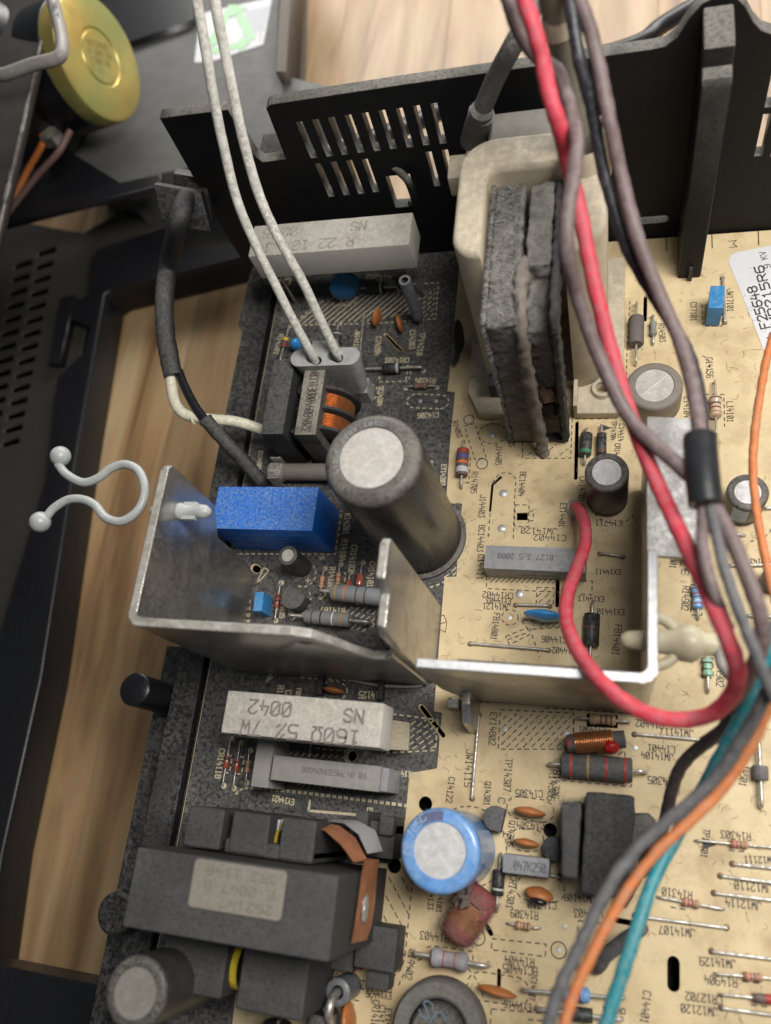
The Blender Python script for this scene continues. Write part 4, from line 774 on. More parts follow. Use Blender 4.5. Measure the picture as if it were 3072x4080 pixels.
for y0_, y1_ in ((10.32, 10.45), (9.72, 9.84), (9.12, 9.24)):
    part('bobbin_flange', bm_x(lathe([(0.3, 0), (0.86, 0), (0.90, 0.02), (0.90, y1_ - y0_ - 0.02), (0.86, y1_ - y0_), (0.3, y1_ - y0_)], 36), Matrix.Translation((cx, y0_, cz)) @ RX), black_lint, ch, True, 40)
for y0_, y1_ in ((9.86, 10.30), (9.26, 9.70)):
    n_ = 8; pr = []
    for i in range(n_):
        yy = (y1_ - y0_) * i / n_; st_ = (y1_ - y0_) / n_
        pr += [(0.70, yy), (0.735, yy + st_ * 0.25), (0.745, yy + st_ * 0.5), (0.735, yy + st_ * 0.75)]
    part('winding', bm_x(lathe(pr, 40), Matrix.Translation((cx, y0_, cz)) @ RX), copper, ch, True, 70)
for y_ in (10.38, 9.78, 9.15):
    part('bobbin_lug', tube([(-8.0, y_, 1.55), (-8.22, y_ + 0.05, 1.65), (-8.32, y_, 1.45), (-8.25, y_, 1.2)], 0.11, 8, wob=0.1), black_lint, ch, True, 60)
# ================================================================ two-pin connector and its white leads
zc = 2.2
cA, cB = P(1195, 1425, zc), P(1395, 1418, zc)
cn = thing('wire_connector', 'light grey two-way plug housing with white leads in the mains section', 'connector', ((cA.x + cB.x) / 2, cA.y, 0))
ho = [slot_loop((P(1250, 1432, zc).x - 0.10, P(1250, 1432, zc).y + .05), (P(1250, 1432, zc).x + 0.10, P(1250, 1432, zc).y - .05), 0.135, 8), slot_loop((P(1336, 1422, zc).x - 0.10, P(1336, 1422, zc).y + 0.05), (P(1336, 1422, zc).x + .1, P(1336, 1422, zc).y - .05), 0.135, 8)]
b = plate_xy(slot_loop(cA, cB, 0.27, 8), 0.6, zc, ho, 0.0)
for v in b.verts:
    if v.co.z < 1: v.co.x = (cA.x + cB.x) / 2 + (v.co.x - (cA.x + cB.x) / 2) * 0.72 + 0.05
part('housing', b, grey_plastic, cn, True, 35)
b = bm_box(cA.x - 0.1 + .3, cB.x - 0.05 + .1, cA.y - 0.24, cA.y + 0.24, 0.01, 0.62)
part('socket', b, grey_plastic, cn, True, 35)
part('latch', bm_box(P(1240, 1375, zc).x, P(1335, 1375, zc).x, cA.y + 0.26, P(1290, 1352, zc).y, zc - 0.5, zc - 0.03, 0.03), grey_plastic, cn, True, 35)
for i, (pl, nm) in enumerate((([(1258, 1440, 2.0), (1230, 1390, 2.5), (1170, 1280, 3.2), (1105, 1150, 3.9), (1020, 980, 4.8), (945, 800, 5.7), (890, 580, 6.7), (850, 380, 7.6), (820, 200, 8.3), (790, 30, 8.9), (775, -80, 9.2)], 'one'), ([(1352, 1425, 2.0), (1330, 1385, 2.4), (1275, 1270, 3.1), (1205, 1120, 3.9), (1110, 950, 4.8), (1030, 770, 5.6), (970, 560, 6.6), (930, 380, 7.4), (895, 200, 8.1), (862, 40, 8.8), (848, -80, 9.1)], 'two'))):
    o = part('white_lead', tube([P(*q) for q in pl], 0.118 if i == 0 else 0.122, 12, wob=0.007), white_wire, None, smooth=60)
    tag(o, ['cleaner white lead plugged into the grey connector, on the shield side', 'grubbier white lead plugged into the grey connector, nearer the vents'][i], 'lead', 'white leads of the grey connector')
# ================================================================ mains cord
mc = thing('power_cable', 'dusty black mains cord splitting into a white and a black conductor', 'cord', (-12, 12, 0))
part('sheath', tube([PY(742, 790, 15.5), PY(734, 815, 14.7), PY(712, 880, 14.0), P(672, 1050, 2.7), P(655, 1200, 2.5), P(662, 1350, 2.3), P(690, 1500, 2.0)], 0.27, 14, wob=0.02), mat('cord_black', (0.018, 0.018, 0.02), 0.5, dust=0.75, dustcol=(0.11, 0.107, 0.10), ds=14, bump=0.5), mc, True, 60)
part('white_conductor', tube([P(676, 1470, 2.0), P(684, 1540, 1.9), P(700, 1610, 1.8), P(740, 1652, 1.7), P(820, 1668, 1.6), P(940, 1680, 1.3), P(1045, 1712, 0.9), P(1075, 1720, 0.7)], 0.155, 12), ivory, mc, True, 60)
part('black_conductor', tube([P(712, 1480, 1.95), P(735, 1540, 1.9), P(780, 1625, 1.8), P(826, 1685, 1.7)], 0.135, 12), cover_black, mc, True, 60)
part('conductor_sleeve', tube([P(820, 1672, 1.7), P(880, 1740, 1.5), P(960, 1825, 1.0), P(1025, 1900, 0.5), P(1045, 1925, 0.2)], 0.20, 12, wob=0.03), MATS['cord_black'], mc, True, 60)
part('tie_ring', tube([P(760, 1650, 1.8), P(765, 1675, 1.8), P(775, 1690, 1.8)], 0.03, 6), ivory, mc, True)
# ================================================================ nylon cable holder on the heat sink
ny = thing('cable_holder', 'white nylon twist cable holder with two ball ends plugged into the aluminium heat sink', 'cable holder', (XL, 5.75, 4.45))
zn = 4.45
b = tube([P(232, 1850, zn), P(265, 1890, zn), P(330, 1922, zn), P(390, 1905, zn), P(440, 1868, zn), P(495, 1850, zn), P(548, 1872, zn), P(575, 1930, zn), P(572, 1990, zn), P(540, 2045, zn), P(480, 2078, zn), P(420, 2062, zn), P(380, 2015, zn), P(330, 1990, zn), P(270, 1992, zn), P(215, 2025, zn), P(185, 2060, zn)], 0.105, 14)
part('clamp_arm', b, nylon, ny, True, 60)
for c_ in ((241, 1818), (160, 2080)): part('ball_end', sphere(P(*c_, zn), 0.25, seg=24), nylon, ny, True, 60)
part('stem', bm_x(lathe([(0.09, -0.62), (0.13, -0.45), (0.14, -0.1), (0.2, 0.12), (0.2, 0.16), (0.15, 0.25), (0.13, 0.55), (0.17, 0.62), (0.15, 0.78), (0.06, 0.88), (0, 0.9)], 20), Matrix.Translation((XL, 5.75, zn)) @ Matrix.Rotation(math.radians(90), 4, 'Y')), nylon, ny, True, 50)
for s in (-1, 1): part('barb', bm_box(XL + 0.2, XL + 0.55, 5.75 + s * 0.16 - 0.05, 5.75 + s * 0.16 + 0.05, zn - 0.07, zn + 0.07, 0.02), nylon, ny, True, 50)
# cream nylon holder on the second heat sink
n2 = thing('cable_holder', 'yellowed nylon push-in cable holder through the U-shaped heat sink', 'cable holder', (XE, 3.9, 3.4))
zz = 3.3; yb_ = 3.62
part('stem', bm_x(lathe([(0, -0.62), (0.1, -0.6), (0.17, -0.5), (0.2, -0.3), (0.2, 0.0), (0.24, 0.12), (0.25, 0.35), (0.36, 0.5), (0.38, 0.72), (0.3, 0.86), (0.22, 0.95), (0.24, 1.3), (0.14, 1.45), (0.05, 1.5), (0, 1.5)], 24), Matrix.Translation((XE + 0.05, yb_, zz)) @ Matrix.Rotation(math.radians(90), 4, 'Y')), nylon_old, n2, True, 50)
for s in (-1, 1): part('spring_arm', tube([(XE + 0.12, yb_ + s * 0.48, zz), (XE + 0.28, yb_ + s * 0.42, zz), (XE + 0.42, yb_ + s * 0.3, zz), (XE + 0.55, yb_ + s * 0.12, zz)], 0.11, 10), nylon_old, n2, True, 60)
part('strap', tube([(XE + 1.25, yb_ - 0.05, zz + 0.1), P(2878, 2650, 3.4), P(2930, 2712, 3.6), P(3010, 2760, 3.8), P(3080, 2780, 3.9)], 0.11, 10), mat('strap_grey', (0.34, 0.325, 0.30), 0.5, dust=0.4), n2, True, 60)
part('strap_tail', tube([P(2838, 2440, 3.4), P(2830, 2330, 3.2), P(2815, 2240, 3.0), P(2805, 2150, 2.9)], 0.075, 8), nylon_old, n2, True, 60)
# ================================================================ flyback transformer
fb = thing('flyback_transformer', 'large beige flyback transformer with a dusty grey ferrite core clamped on it', 'transformer', (-2, 12.5, 0))
fx0, fx1, fy0, fy1, zt = -3.44, -0.25, 11.0, 14.2, 6.0
xa, xb_, yn = -2.80, -1.08, 13.25
out = arc(fx1 - .8, fy1 - .8, .8, 0, 90, 8) + arc(fx0 + .8, fy1 - .8, .8, 90, 180, 8) + arc(fx0 + .58, fy0 + .58, .58, 180, 270, 8) + [(xa, fy0)] + arc(xa + .35, yn - .35, .35, 180, 90, 6) + arc(xb_ - .35, yn - .35, .35, 90, 0, 6) + [(xb_, fy0)] + arc(fx1 - .72, fy0 + .72, .72, 270, 360, 8)
part('coil_body', plate_xy(out, 0.3, zt, (), 0.12), beige, fb, True, 45)
fl_ = [(-3.95, 10.95), (-3.62, 10.30), (-3.4, 10.24), (-2.7, 10.24), (-2.7, 11.2), (-1.0, 11.2), (-1.0, 10.22), (0.05, 10.22), (0.18, 10.4), (0.18, 15.1), (-3.98, 15.1)]
part('base_flange', plate_xy(fl_, 0.02, 0.34, [arc(-0.36, 10.9, 0.16, 0, 340, 17)], 0.03), beige, fb, True, 40)
part('mount_boss', lathe([(0.17, 0.1), (0.17, 0.48), (0.26, 0.48), (0.3, 0.33)], 24, (-0.36, 10.9, 0)), beige, fb, True, 40)
part('boss_wall', bm_box(-1.08, -0.98, 10.23, 11.4, 0.02, 0.75, 0.02), beige, fb, True)
part('base_block', bm_box(-3.3, -2.85, 10.75, 11.15, 0.3, 0.95, 0.05), ferrite_soft, fb, True, 40)
part('shoulder', bm_box(-3.5, -0.9, 14.2, 15.4, 3.2, 5.3, 0.15, 3), beige, fb, True, 40)
part('ear', bm_box(-3.9, -3.35, 13.9, 14.6, 4.6, 5.2, 0.06, 2), beige, fb, True, 40)
part('rear_cap', bm_box(-2.9, -1.2, 14.25, 15.2, 5.2, 5.75, 0.18, 3), mat('cap_grey', (0.22, 0.20, 0.175), 0.7, dust=0.8), fb, True, 40)
# ferrite core: two slabs with the spring clip between them
part('core_slab', plate_yz([(9.5, 0.12), (10.25, 0.12), (10.25, 5.0), (13.15, 5.0), (13.15, 5.62), (12.9, 5.72), (9.62, 5.72), (9.5, 5.6)], -2.62, -1.98), ferrite, fb, True, 40)
part('core_slab', plate_yz([(9.72, 0.12), (10.3, 0.12), (10.3, 4.9), (13.15, 4.9), (13.15, 5.62), (12.9, 5.72), (10.9, 5.7), (10.75, 5.3), (9.8, 4.9), (9.72, 4.7)], -1.86, -1.36), ferrite, fb, True, 40)
part('core_rail', plate_yz([(9.48, 0.12), (10.0, 0.12), (10.0, 4.9), (13.1, 5.0), (13.1, 5.70), (9.7, 5.66), (9.48, 5.3)], -1.345, -1.18), ferrite_soft, fb, True, 40)
for o in [o for o in fb.children if o.name.startswith('core_')]:
    m_ = o.modifiers.new('skin', 'REMESH'); m_.mode = 'VOXEL'; m_.voxel_size = 0.05; m_.use_smooth_shade = True
    tx = bpy.data.textures.get('lint_cloud') or bpy.data.textures.new('lint_cloud', 'CLOUDS'); tx.noise_scale = 0.2; tx.noise_depth = 3
    m_ = o.modifiers.new('lumps', 'DISPLACE'); m_.texture = tx; m_.strength = 0.15; m_.mid_level = 0.5; m_.texture_coords = 'GLOBAL'
part('core_base', bm_box(-2.62, -1.2, 9.55, 10.3, 0.01, 0.118, 0.01), ferrite_soft, fb, True)
clip_m = mat('clip_brown', (0.15, 0.125, 0.105), 0.6, dust=0.9, side=0.5, dustcol=(0.21, 0.19, 0.165), ds=12, bump=0.5, bs=20)
part('spring_clip', tube([(-1.93, 11.2, 5.5), (-1.93, 10.7, 5.66), (-1.93, 10.1, 5.74), (-1.93, 9.58, 5.45), (-1.92, 9.40, 4.5), (-1.91, 9.38, 3.0), (-1.88, 9.36, 1.5), (-1.86, 9.30, 0.55), (-1.85, 9.22, 0.08)], 0.15, 12, wob=0.10), clip_m, fb, True, 60)
part('glue_blob', sphere((-1.62, 9.68, 2.35), 0.26, None, (0.9, 0.5, 1.25), 18, 0.5), mat('glue_brown', (0.19, 0.105, 0.075), 0.4, dust=0.6, dustcol=(0.15, 0.13, 0.11), ds=8, bump=0.5), fb, True, 60)
part('glue_blob', sphere((-1.6, 9.66, 1.55), 0.24, None, (0.9, 0.45, 1.5), 16, 0.8), black_lint, fb, True, 60)
# lint fuzz along the core's edge
b = bmesh.new()
for i in range(3600):
    s = random.random(); side = random.random()
    if side < 0.45: p = Vector((-2.62, 9.5 + random.random() * 0.12, 0.2 + 5.4 * s)); d = Vector((-1, -0.7 + random.random() * .5, random.random() - 0.35))
    elif side < 0.75: p = Vector((-2.62 + random.random() * 0.6, 9.5 + 3.6 * s, 5.72)); d = Vector((-0.6 + random.random() * .8, random.random() - 0.7, 0.5))
    else: p = Vector((-2.62, 9.5 + 3.6 * s, 5.72)); d = Vector((-1, random.random() - 0.6, random.random() - .3))
    L_ = 0.05 + 0.10 * random.random(); d.normalize(); w_ = d.cross(Vector((random.random() - .5, random.random() - .5, random.random() - .5))).normalized() * 0.008
    q1_ = p + d * L_ * 0.5; q2_ = p + d * L_ + Vector((0, 0, -0.02))
    b.faces.new([b.verts.new(v) for v in (p - w_, p + w_, q1_ + w_, q1_ - w_)]); b.faces.new([b.verts.new(v) for v in (q1_ - w_, q1_ + w_, q2_)])
part('lint', b, mat('lint', (0.25, 0.245, 0.235), 0.95), fb, True, kind='stuff')
# focus post and its lead
vp = P(2330, 640, 6.0)
part('focus_post', tube([P(2336, 690, 5.6), P(2326, 600, 6.1), P(2296, 430, 7.0), P(2262, 252, 7.9), P(2226, 85, 8.7), P(2200, -60, 9.4)], 0.285, 20), mat('post_olive', (0.15, 0.14, 0.105), 0.45, dust=0.4, dustcol=(0.25, 0.235, 0.2)), fb, True, 60)
part('post_ring', tube([P(2238, 140, 8.45), P(2218, 50, 8.85)], 0.30, 20, smooth_path=False), beige, fb, True, 40)
part('post_socket', lathe([(0.5, 5.7), (0.46, 6.3), (0.34, 6.5)], 28, (vp.x, vp.y, 0)), beige, fb, True, 45)
part('post_wedge', bm_box(vp.x + 0.28, vp.x + 0.55, vp.y - 0.2, vp.y + 0.3, 5.6, 6.9, 0.08), beige, fb, True, 40)
part('anode_boot', tube([P(1886, 560, 5.3), P(1905, 490, 5.9), P(1920, 440, 6.3)], (0.32, 0.27), 16), mat('boot_grey', (0.085, 0.08, 0.072), 0.55, dust=0.6), fb, True, 60)
part('anode_lead', tube([P(1912, 460, 6.1), P(1945, 380, 6.5), P(1990, 280, 7.0), P(2045, 180, 7.5), P(2110, 60, 7.8), P(2150, -60, 8.0)], 0.215, 14), mat('lead_dark', (0.055, 0.052, 0.05), 0.5, dust=0.5), fb, True, 60)
part('tie_ring', bm_x(lathe([(0.275, -0.03), (0.30, 0), (0.275, 0.03)], 24), Matrix.Translation(P(1918, 452, 6.18)) @ (P(1945, 380, 6.8) - P(1905, 490, 5.9)).to_track_quat('Z', 'Y').to_matrix().to_4x4()), nylon, fb, True, 60)
# ================================================================ switching transformer
sm = thing('switching_transformer', 'big dark grey switching transformer with paper label and copper band', 'transformer', (-7.1, -2, 0))
sx0, sx1, sy0, sy1, s0, s1 = -9.2, -4.90, -2.78, -1.33, 0.15, 3.9
part('ferrite_core', bm_box(sx0, sx1, sy0, sy1, s0, s1, 0.05, 3), ferrite_soft, sm, True, 40)
lq = [P(772, 3419, s1), P(1142, 3469, s1), P(1125, 3663, s1), P(756, 3620, s1)]
lx0, lx1 = (lq[0].x + lq[3].x) / 2, (lq[1].x + lq[2].x) / 2; ly0, ly1 = (lq[2].y + lq[3].y) / 2, (lq[0].y + lq[1].y) / 2
lb = part('paper_label', plate_xy(rrect(lx0, lx1, ly0, ly1, 0.09), s1 + 0.003, s1 + 0.014), sticker_dusty, sm, True)
b = bmesh.new()
for i, s in enumerate(['262147', 'E 0047 B', '3R2 1148']): text_bm(s, 0.15, 0.19, 0.02, b, Matrix.Translation((lx1 - 0.2, ly0 + 0.22 + i * 0.27, s1 + 0.016)) @ Matrix.Rotation(math.pi, 4, 'Z'))
part('label_print', b, flat('faded_print', (0.15, 0.135, 0.115)), lb, True)
# bobbin blocks behind and in front
def blk(nm, x0, x1, y0, y1, z0, z1, m=ferrite_soft, bev=0.09): return part(nm, bm_box(x0, x1, y0, y1, z0, z1, bev, 3), m, sm, True, 40)
zb = 2.6
def bxp(nm, pa, pb_, z0, z1, m=ferrite_soft):
    a, c = P(*pa, z1), P(*pb_, z1); return blk(nm, min(a.x, c.x), max(a.x, c.x), min(a.y, c.y), max(a.y, c.y), z0, z1, m)
a = P(745, 3215, zb); yB = P(760, 3208, zb).y
for x0_, x1_ in ((P(745, 3260, zb).x, P(890, 3260, zb).x), (P(925, 3260, zb).x, P(1075, 3270, zb).x), (P(1122, 3290, zb).x, P(1260, 3290, zb).x)): blk('bobbin_block', x0_, x1_, -1.28, yB, 0.1, zb)
blk('bobbin_bridge', P(925, 3260, zb).x - 0.1, P(1260, 3290, zb).x, -1.3, yB - 0.55, 0.1, zb - 0.03)
tape = mat('tape_yellow', (0.50, 0.36, 0.03), 0.35, var=0.2)
for x_ in (P(907, 3270, 2.1).x, P(1098, 3290, 2.1).x):
    part('tape_winding', bm_x(lathe([(0.42, -0.10), (0.47, -0.08), (0.47, -0.02), (0.42, 0), (0.47, 0.02), (0.47, 0.08), (0.42, 0.1)], 24), Matrix.Translation((x_, yB - 0.50, 1.7)) @ Matrix.Rotation(math.radians(90), 4, 'Y')), tape, sm, True, 40)
    part('white_tape', bm_box(x_ - 0.09, x_ + 0.09, yB - 0.3, yB - 0.08, 1.9, 2.12, 0.02), sticker, sm, True)
fy = P(900, 3985, 2.2).y
blk('front_bobbin', -9.05, P(880, 3950, 2.3).x, fy, sy0 - 0.02, 0.4, 2.3); blk('front_bobbin', P(945, 3950, 2.3).x, P(1215, 3960, 2.3).x, fy - 0.1, sy0 - 0.02, 0.4, 2.3)
part('tape_winding', bm_x(lathe([(0.42, -0.14), (0.47, -0.1), (0.47, 0.1), (0.42, 0.14)], 24), Matrix.Translation((P(912, 3880, 2.0).x, fy + 0.55, 1.55)) @ Matrix.Rotation(math.radians(90), 4, 'Y')), tape, sm, True, 40)
# copper flux band round the far end, with white tape under it
band = []
zq = 3.1
path = [P(1190, 3240, 2.9), P(1290, 3260, 2.9), P(1380, 3330, 2.9), P(1440, 3400, 2.9)]
b = bmesh.new(); A = []
XE_ = sx1 + 0.05
ends = [((1452, 3432), (1512, 3424)), ((1440, 3480), (1504, 3474)), ((1425, 3600), (1494, 3600)), ((1410, 3700), (1480, 3690)), ((1398, 3760), (1462, 3745))]
lead_in = [((-6.35, -0.62, 2.05), (-6.3, -0.5, 1.5)), ((-5.8, -0.62, 2.35), (-5.7, -0.5, 1.7)), ((-5.35, -0.85, 2.5), (-5.25, -0.7, 1.85)), ((-5.05, -1.15, 2.45), (-4.98, -1.08, 1.75))]
for u, v in lead_in: A.append([b.verts.new(u), b.verts.new(v)])
for u, v in ends: A.append([b.verts.new(PX(*u, XE_)), b.verts.new(PX(*v, XE_))])
for U, V in zip(A, A[1:]): b.faces.new((U[0], V[0], V[1], U[1]))
part('copper_band', b, copper_tape, sm, True, 30)
v = PX(1455, 3620, XE_ + 0.03); part('band_solder', sphere(v, 0.16, None, (0.25, 1.7, 1.1), 14, 0.4), solder, sm, True, 60)
b = bmesh.new(); A = []
for u, v in [((-6.1, -0.46, 1.55), (-6.0, -0.40, 1.2)), ((-5.55, -0.44, 1.85), (-5.4, -0.36, 1.35)), ((-5.15, -0.62, 2.0), (-4.95, -0.52, 1.4)), ((-4.92, -0.98, 1.95), (-4.75, -0.92, 1.3))]: A.append([b.verts.new(u), b.verts.new(v)])
for U, V in zip(A, A[1:]): b.faces.new((U[0], V[0], V[1], U[1]))
bmesh.ops.solidify(b, geom=b.faces[:], thickness=0.015)
part('white_tape', b, sticker, sm, True, 60)
part('pin_block', bm_box(-5.5, -4.62, P(1500, 3330, .9).y - 0.45, P(1500, 3270, .9).y, 0.02, 0.9, 0.06), ferrite_soft, sm, True, 40)
part('pin_post', bm_box(-5.5, -5.2, -0.55, -0.15, 0.02, 1.2, 0.05), ferrite_soft, sm, True, 40)
part('pin_post', bm_box(-4.95, -4.62, -0.6, -0.2, 0.02, 1.1, 0.05), ferrite_soft, sm, True, 40)
q0 = P(1450, 3780, 0.7)
part('foot_block', bm_box(q0.x - 0.15, q0.x + 0.75, q0.y - 0.35, q0.y + 0.5, 0.02, 0.85, 0.05), ferrite_soft, sm, True, 40)
part('foot_block', bm_box(q0.x - 0.75, q0.x - 0.2, q0.y - 0.5, q0.y + 0.1, 0.02, 0.7, 0.06), ferrite_soft, sm, True, 40)
part('foot_block', bm_box(q0.x + 0.1, q0.x + 0.6, q0.y - 0.75, q0.y - 0.3, 0.02, 0.6, 0.06), ferrite_soft, sm, True, 40)
part('red_winding', tube([(q0.x - 0.35, q0.y - 0.15, 0.3), (q0.x - 0.1, q0.y - 0.2, 0.45), (q0.x + 0.15, q0.y - 0.3, 0.4)], 0.14, 10, wob=0.3), flat('winding_red', (0.16, 0.03, 0.04)), sm, True, 60)
# ================================================================ black finned driver transformer near the bundle
dk = thing('driver_transformer', 'black dusty driver transformer under the teal and orange wires', 'transformer', (-0.1, -0.2, 0))
z3 = 1.5
a, c = P(2335, 3160, z3), P(2440, 3575, z3)
part('case', plate_xy([(P(2335, 3152, z3).x, P(2335, 3152, z3).y), (P(2527, 3170, z3).x, P(2527, 3170, z3).y), (P(2532, 3240, z3).x, P(2532, 3240, z3).y), (P(2500, 3560, z3).x, P(2500, 3560, z3).y), (P(2440, 3582, z3).x, P(2440, 3582, z3).y), (P(2310, 3562, z3).x, P(2310, 3562, z3).y)], 0.05, z3, (), 0.05), black_lint, dk, True, 40)
q = [P(2500, 3238, 0.9), P(2585, 3238, 0.9), P(2612, 3265, .9), P(2600, 3470, .9), P(2570, 3500, .9), P(2480, 3500, .9)]
part('core_half', plate_xy([(v.x, v.y) for v in q][::-1], 0.05, 0.9, (), 0.08), cap_sleeve_dark, dk, True, 40)
part('side_plate', plate_xy([pb(2232, 3200, z3), pb(2318, 3190, z3), pb(2300, 3508, z3), pb(2236, 3495, z3)], 0.05, z3 - 0.05, (), 0.06), ferrite_soft, dk, True, 40)
for o in [o for o in dk.children if o.name.startswith(('side_plate', 'case'))]:
    m_ = o.modifiers.new('skin', 'REMESH'); m_.mode = 'VOXEL'; m_.voxel_size = 0.045; m_.use_smooth_shade = True
    m_ = o.modifiers.new('lumps', 'DISPLACE'); m_.texture = bpy.data.textures['lint_cloud']; m_.strength = 0.06; m_.mid_level = 0.5; m_.texture_coords = 'GLOBAL'
# 'side_plate']
b = bmesh.new()
for i in range(260):
    p = P(2225 + random.random() * 80, 3185 + random.random() * 30, z3 - 0.05); d = Vector((random.random() - .5, random.random() - .2, random.random())).normalized(); w_ = d.cross(Vector((1, 0.3, 0.2))).normalized() * 0.006; L_ = 0.05 + 0.09 * random.random()
    b.faces.new([b.verts.new(v) for v in (p - w_, p + w_, p + d * L_)])
part('lint', b, MATS['lint'], dk, True, kind='stuff')
for i in range(7):
    for j in range(2):
        v = P(2385 + j * 90 - i * 3, 3215 + i * 48, z3); part('moulded_ring', lathe([(0.075, 0), (0.09, 0.012), (0.11, 0.012), (0.125, 0)], 16, (v.x, v.y, z3 - 0.002)), black_lint, dk, True, 60)
# ================================================================ round deflection coil at the bottom edge
tc = thing('toroid_coil', 'round grey ferrite ring coil with black drum at the bottom edge', 'coil', (P(1752, 4105, 0.4).x, P(1752, 4105, .4).y, 0))
part('ferrite_ring', lathe([(0.6, 0.02), (0.95, 0.02), (0.98, 0.1), (0.98, 0.62), (0.92, 0.7), (0.68, 0.7), (0.62, 0.64), (0.6, 0.02)], 44), mat('ring_grey', (0.10, 0.098, 0.092), 0.6, dust=0.8, side=0.3, dustcol=(0.19, 0.18, 0.16)), tc, False, 40)
part('drum', lathe([(0.58, 0.02), (0.58, 0.75), (0.5, 0.85), (0, 0.86)], 36), cap_sleeve_dark, tc, False, 40)
b = bmesh.new(); text_bm('JS', 0.3, 0.3, 0.03, b, Matrix.Translation((0.2, 0.35, 0.868)) @ Matrix.Rotation(math.radians(150), 4, 'Z')); part('drum_print', b, flat('pale_blue_print', (0.14, 0.19, 0.25)), tc)
# ================================================================ axial parts: two bent leads and a banded body
RY = Matrix.Rotation(math.radians(90), 4, 'Y')
def axial(name, label, cat, pa, pb_, L, r, m, bands=(), shape='dog', z=None, lr=0.032, group=None, off=0.0, za=0.0):
    a, c = P(*pa), P(*pb_); d = c - a; ln = d.length; ang = math.atan2(d.y, d.x); mid = (a + c) / 2
    t = thing(name, label, cat, (mid.x, mid.y, 0), ang, group)
    z = z if z is not None else r + 0.03
    h = L / 2
    if shape == 'dog': prof = [(0, -h), (r * 0.55, -h), (r * 0.95, -h + L * 0.06), (r, -h + L * 0.14), (r * 0.98, -h + L * 0.22), (r * 0.80, -h + L * 0.32), (r * 0.80, h - L * 0.32), (r * 0.98, h - L * 0.22), (r, h - L * 0.14), (r * 0.95, h - L * 0.06), (r * 0.55, h), (0, h)]
    elif shape == 'cyl': prof = [(0, -h), (r * 0.9, -h), (r, -h + r * 0.12), (r, h - r * 0.12), (r * 0.9, h), (0, h)]
    else: prof = [(0, -h), (r * 0.7, -h), (r, -h + r * 0.5), (r, h - r * 0.5), (r * 0.7, h), (0, h)]
    X = Matrix.Translation((off, 0, z)) @ RY
    body = part('body', bm_x(lathe(prof, 20), X), m, t, False, 40)
    def rad(u):
        for (r0, z0), (r1, z1) in zip(prof, prof[1:]):
            if z0 <= u <= z1 and z1 > z0: return r0 + (r1 - r0) * (u - z0) / (z1 - z0)
        return r
    for u, w_, cn_ in bands:
        u0, u1 = (u - w_ / 2) * L, (u + w_ / 2) * L
        part('band', bm_x(lathe([(rad(u0) + 0.004, u0), (rad((u0 + u1) / 2) + 0.004, (u0 + u1) / 2), (rad(u1) + 0.004, u1)], 20), X), BANDS[cn_], body, False, 60)
    for s in (-1, 1):
        e_ = s * ln / 2
        if pa[0] < 1780: part('solder_pad', lathe([(0.075, 0.012), (0.06, 0.03), (0, 0.035)], 12, (e_, 0, 0)), print_cream, t, False, 60)  # 'solder_pad', lathe([(0.055
        part('lead', tube([(off + s * h * 0.96, 0, z), (off + s * (h + 0.05), 0, z), (e_ - s * 0.10, 0, z), (e_ - s * 0.02, 0, z * 0.7), (e_, 0, 0.0)], lr, 8, 4), lead_metal, t, False, 60)
    return t
GR = 'axial resistors on the board'; GD = 'diodes on the board'
std = lambda c1, c2, c3, c4='gold': [(-0.36, 0.08, c1), (-0.14, 0.07, c2), (0.06, 0.07, c3), (0.30, 0.07, c4)]
axial('resistor', 'brown banded power resistor beside the print R14705', 'resistor', (1852, 1762), (1842, 1948), 0.78, 0.165, res_brown, [(-0.40, 0.12, 'red'), (-0.18, 0.14, 'violet'), (0.04, 0.08, 'orange'), (0.31, 0.2, 'silver')], 'cyl', group=GR)
axial('diode', 'black diode with green band close to the flyback core', 'diode', (2340, 1712), (2330, 1855), 0.62, 0.155, diode_black, [(0.36, 0.16, 'green')], 'cyl', group=GD)
axial('diode', 'black diode beside the print TP14704', 'diode', (2398, 1700), (2396, 1860), 0.60, 0.125, diode_black, [(0.36, 0.1, 'brown')], 'cyl', group=GD)
axial('diode', 'grey-brown dusty power resistor behind the twin brown wires', 'resistor', (2536, 1218), (2533, 1460), 0.85, 0.20, mat('res_umber', (0.10, 0.085, 0.08), 0.6, dust=0.75, dustcol=(0.145, 0.125, 0.115)), (), 'cyl', group=GR).name = 'resistor'
axial('resistor', 'small pale green-grey ridged resistor close to the twisted brown wires', 'resistor', (2602, 1262), (2602, 1378), 0.42, 0.10, mat('res_sage', (0.20, 0.23, 0.20), 0.6, dust=0.5), (), 'dog', group=GR)
axial('inductor', 'cream banded inductor beside the print L14101', 'inductor', (2846, 1527), (2850, 1745), 0.60, 0.155, mat('ind_cream', (0.52, 0.36, 0.27), 0.35, dust=0.15, coat=0.4), [(-0.36, 0.06, 'brown'), (-0.12, 0.06, 'black'), (0.08, 0.06, 'brown'), (0.3, .05, 'gold')], 'dog')
axial('resistor', 'sky blue banded resistor beside the print R14902', 'resistor', (2770, 2305), (2781, 2470), 0.55, 0.125, res_blue, [(-0.36, 0.05, 'red'), (-0.14, 0.05, 'red'), (0.0, 0.05, 'brown'), (0.16, 0.05, 'white'), (0.3, 0.05, 'red')], 'dog', group=GR)
axial('diode', 'pale green banded diode beside the print CR14902', 'diode', (2814, 2566), (2820, 2762), 0.42, 0.115, res_green, [(-0.22, 0.06, 'black'), (0.12, 0.05, 'black')], 'dog', group=GD)
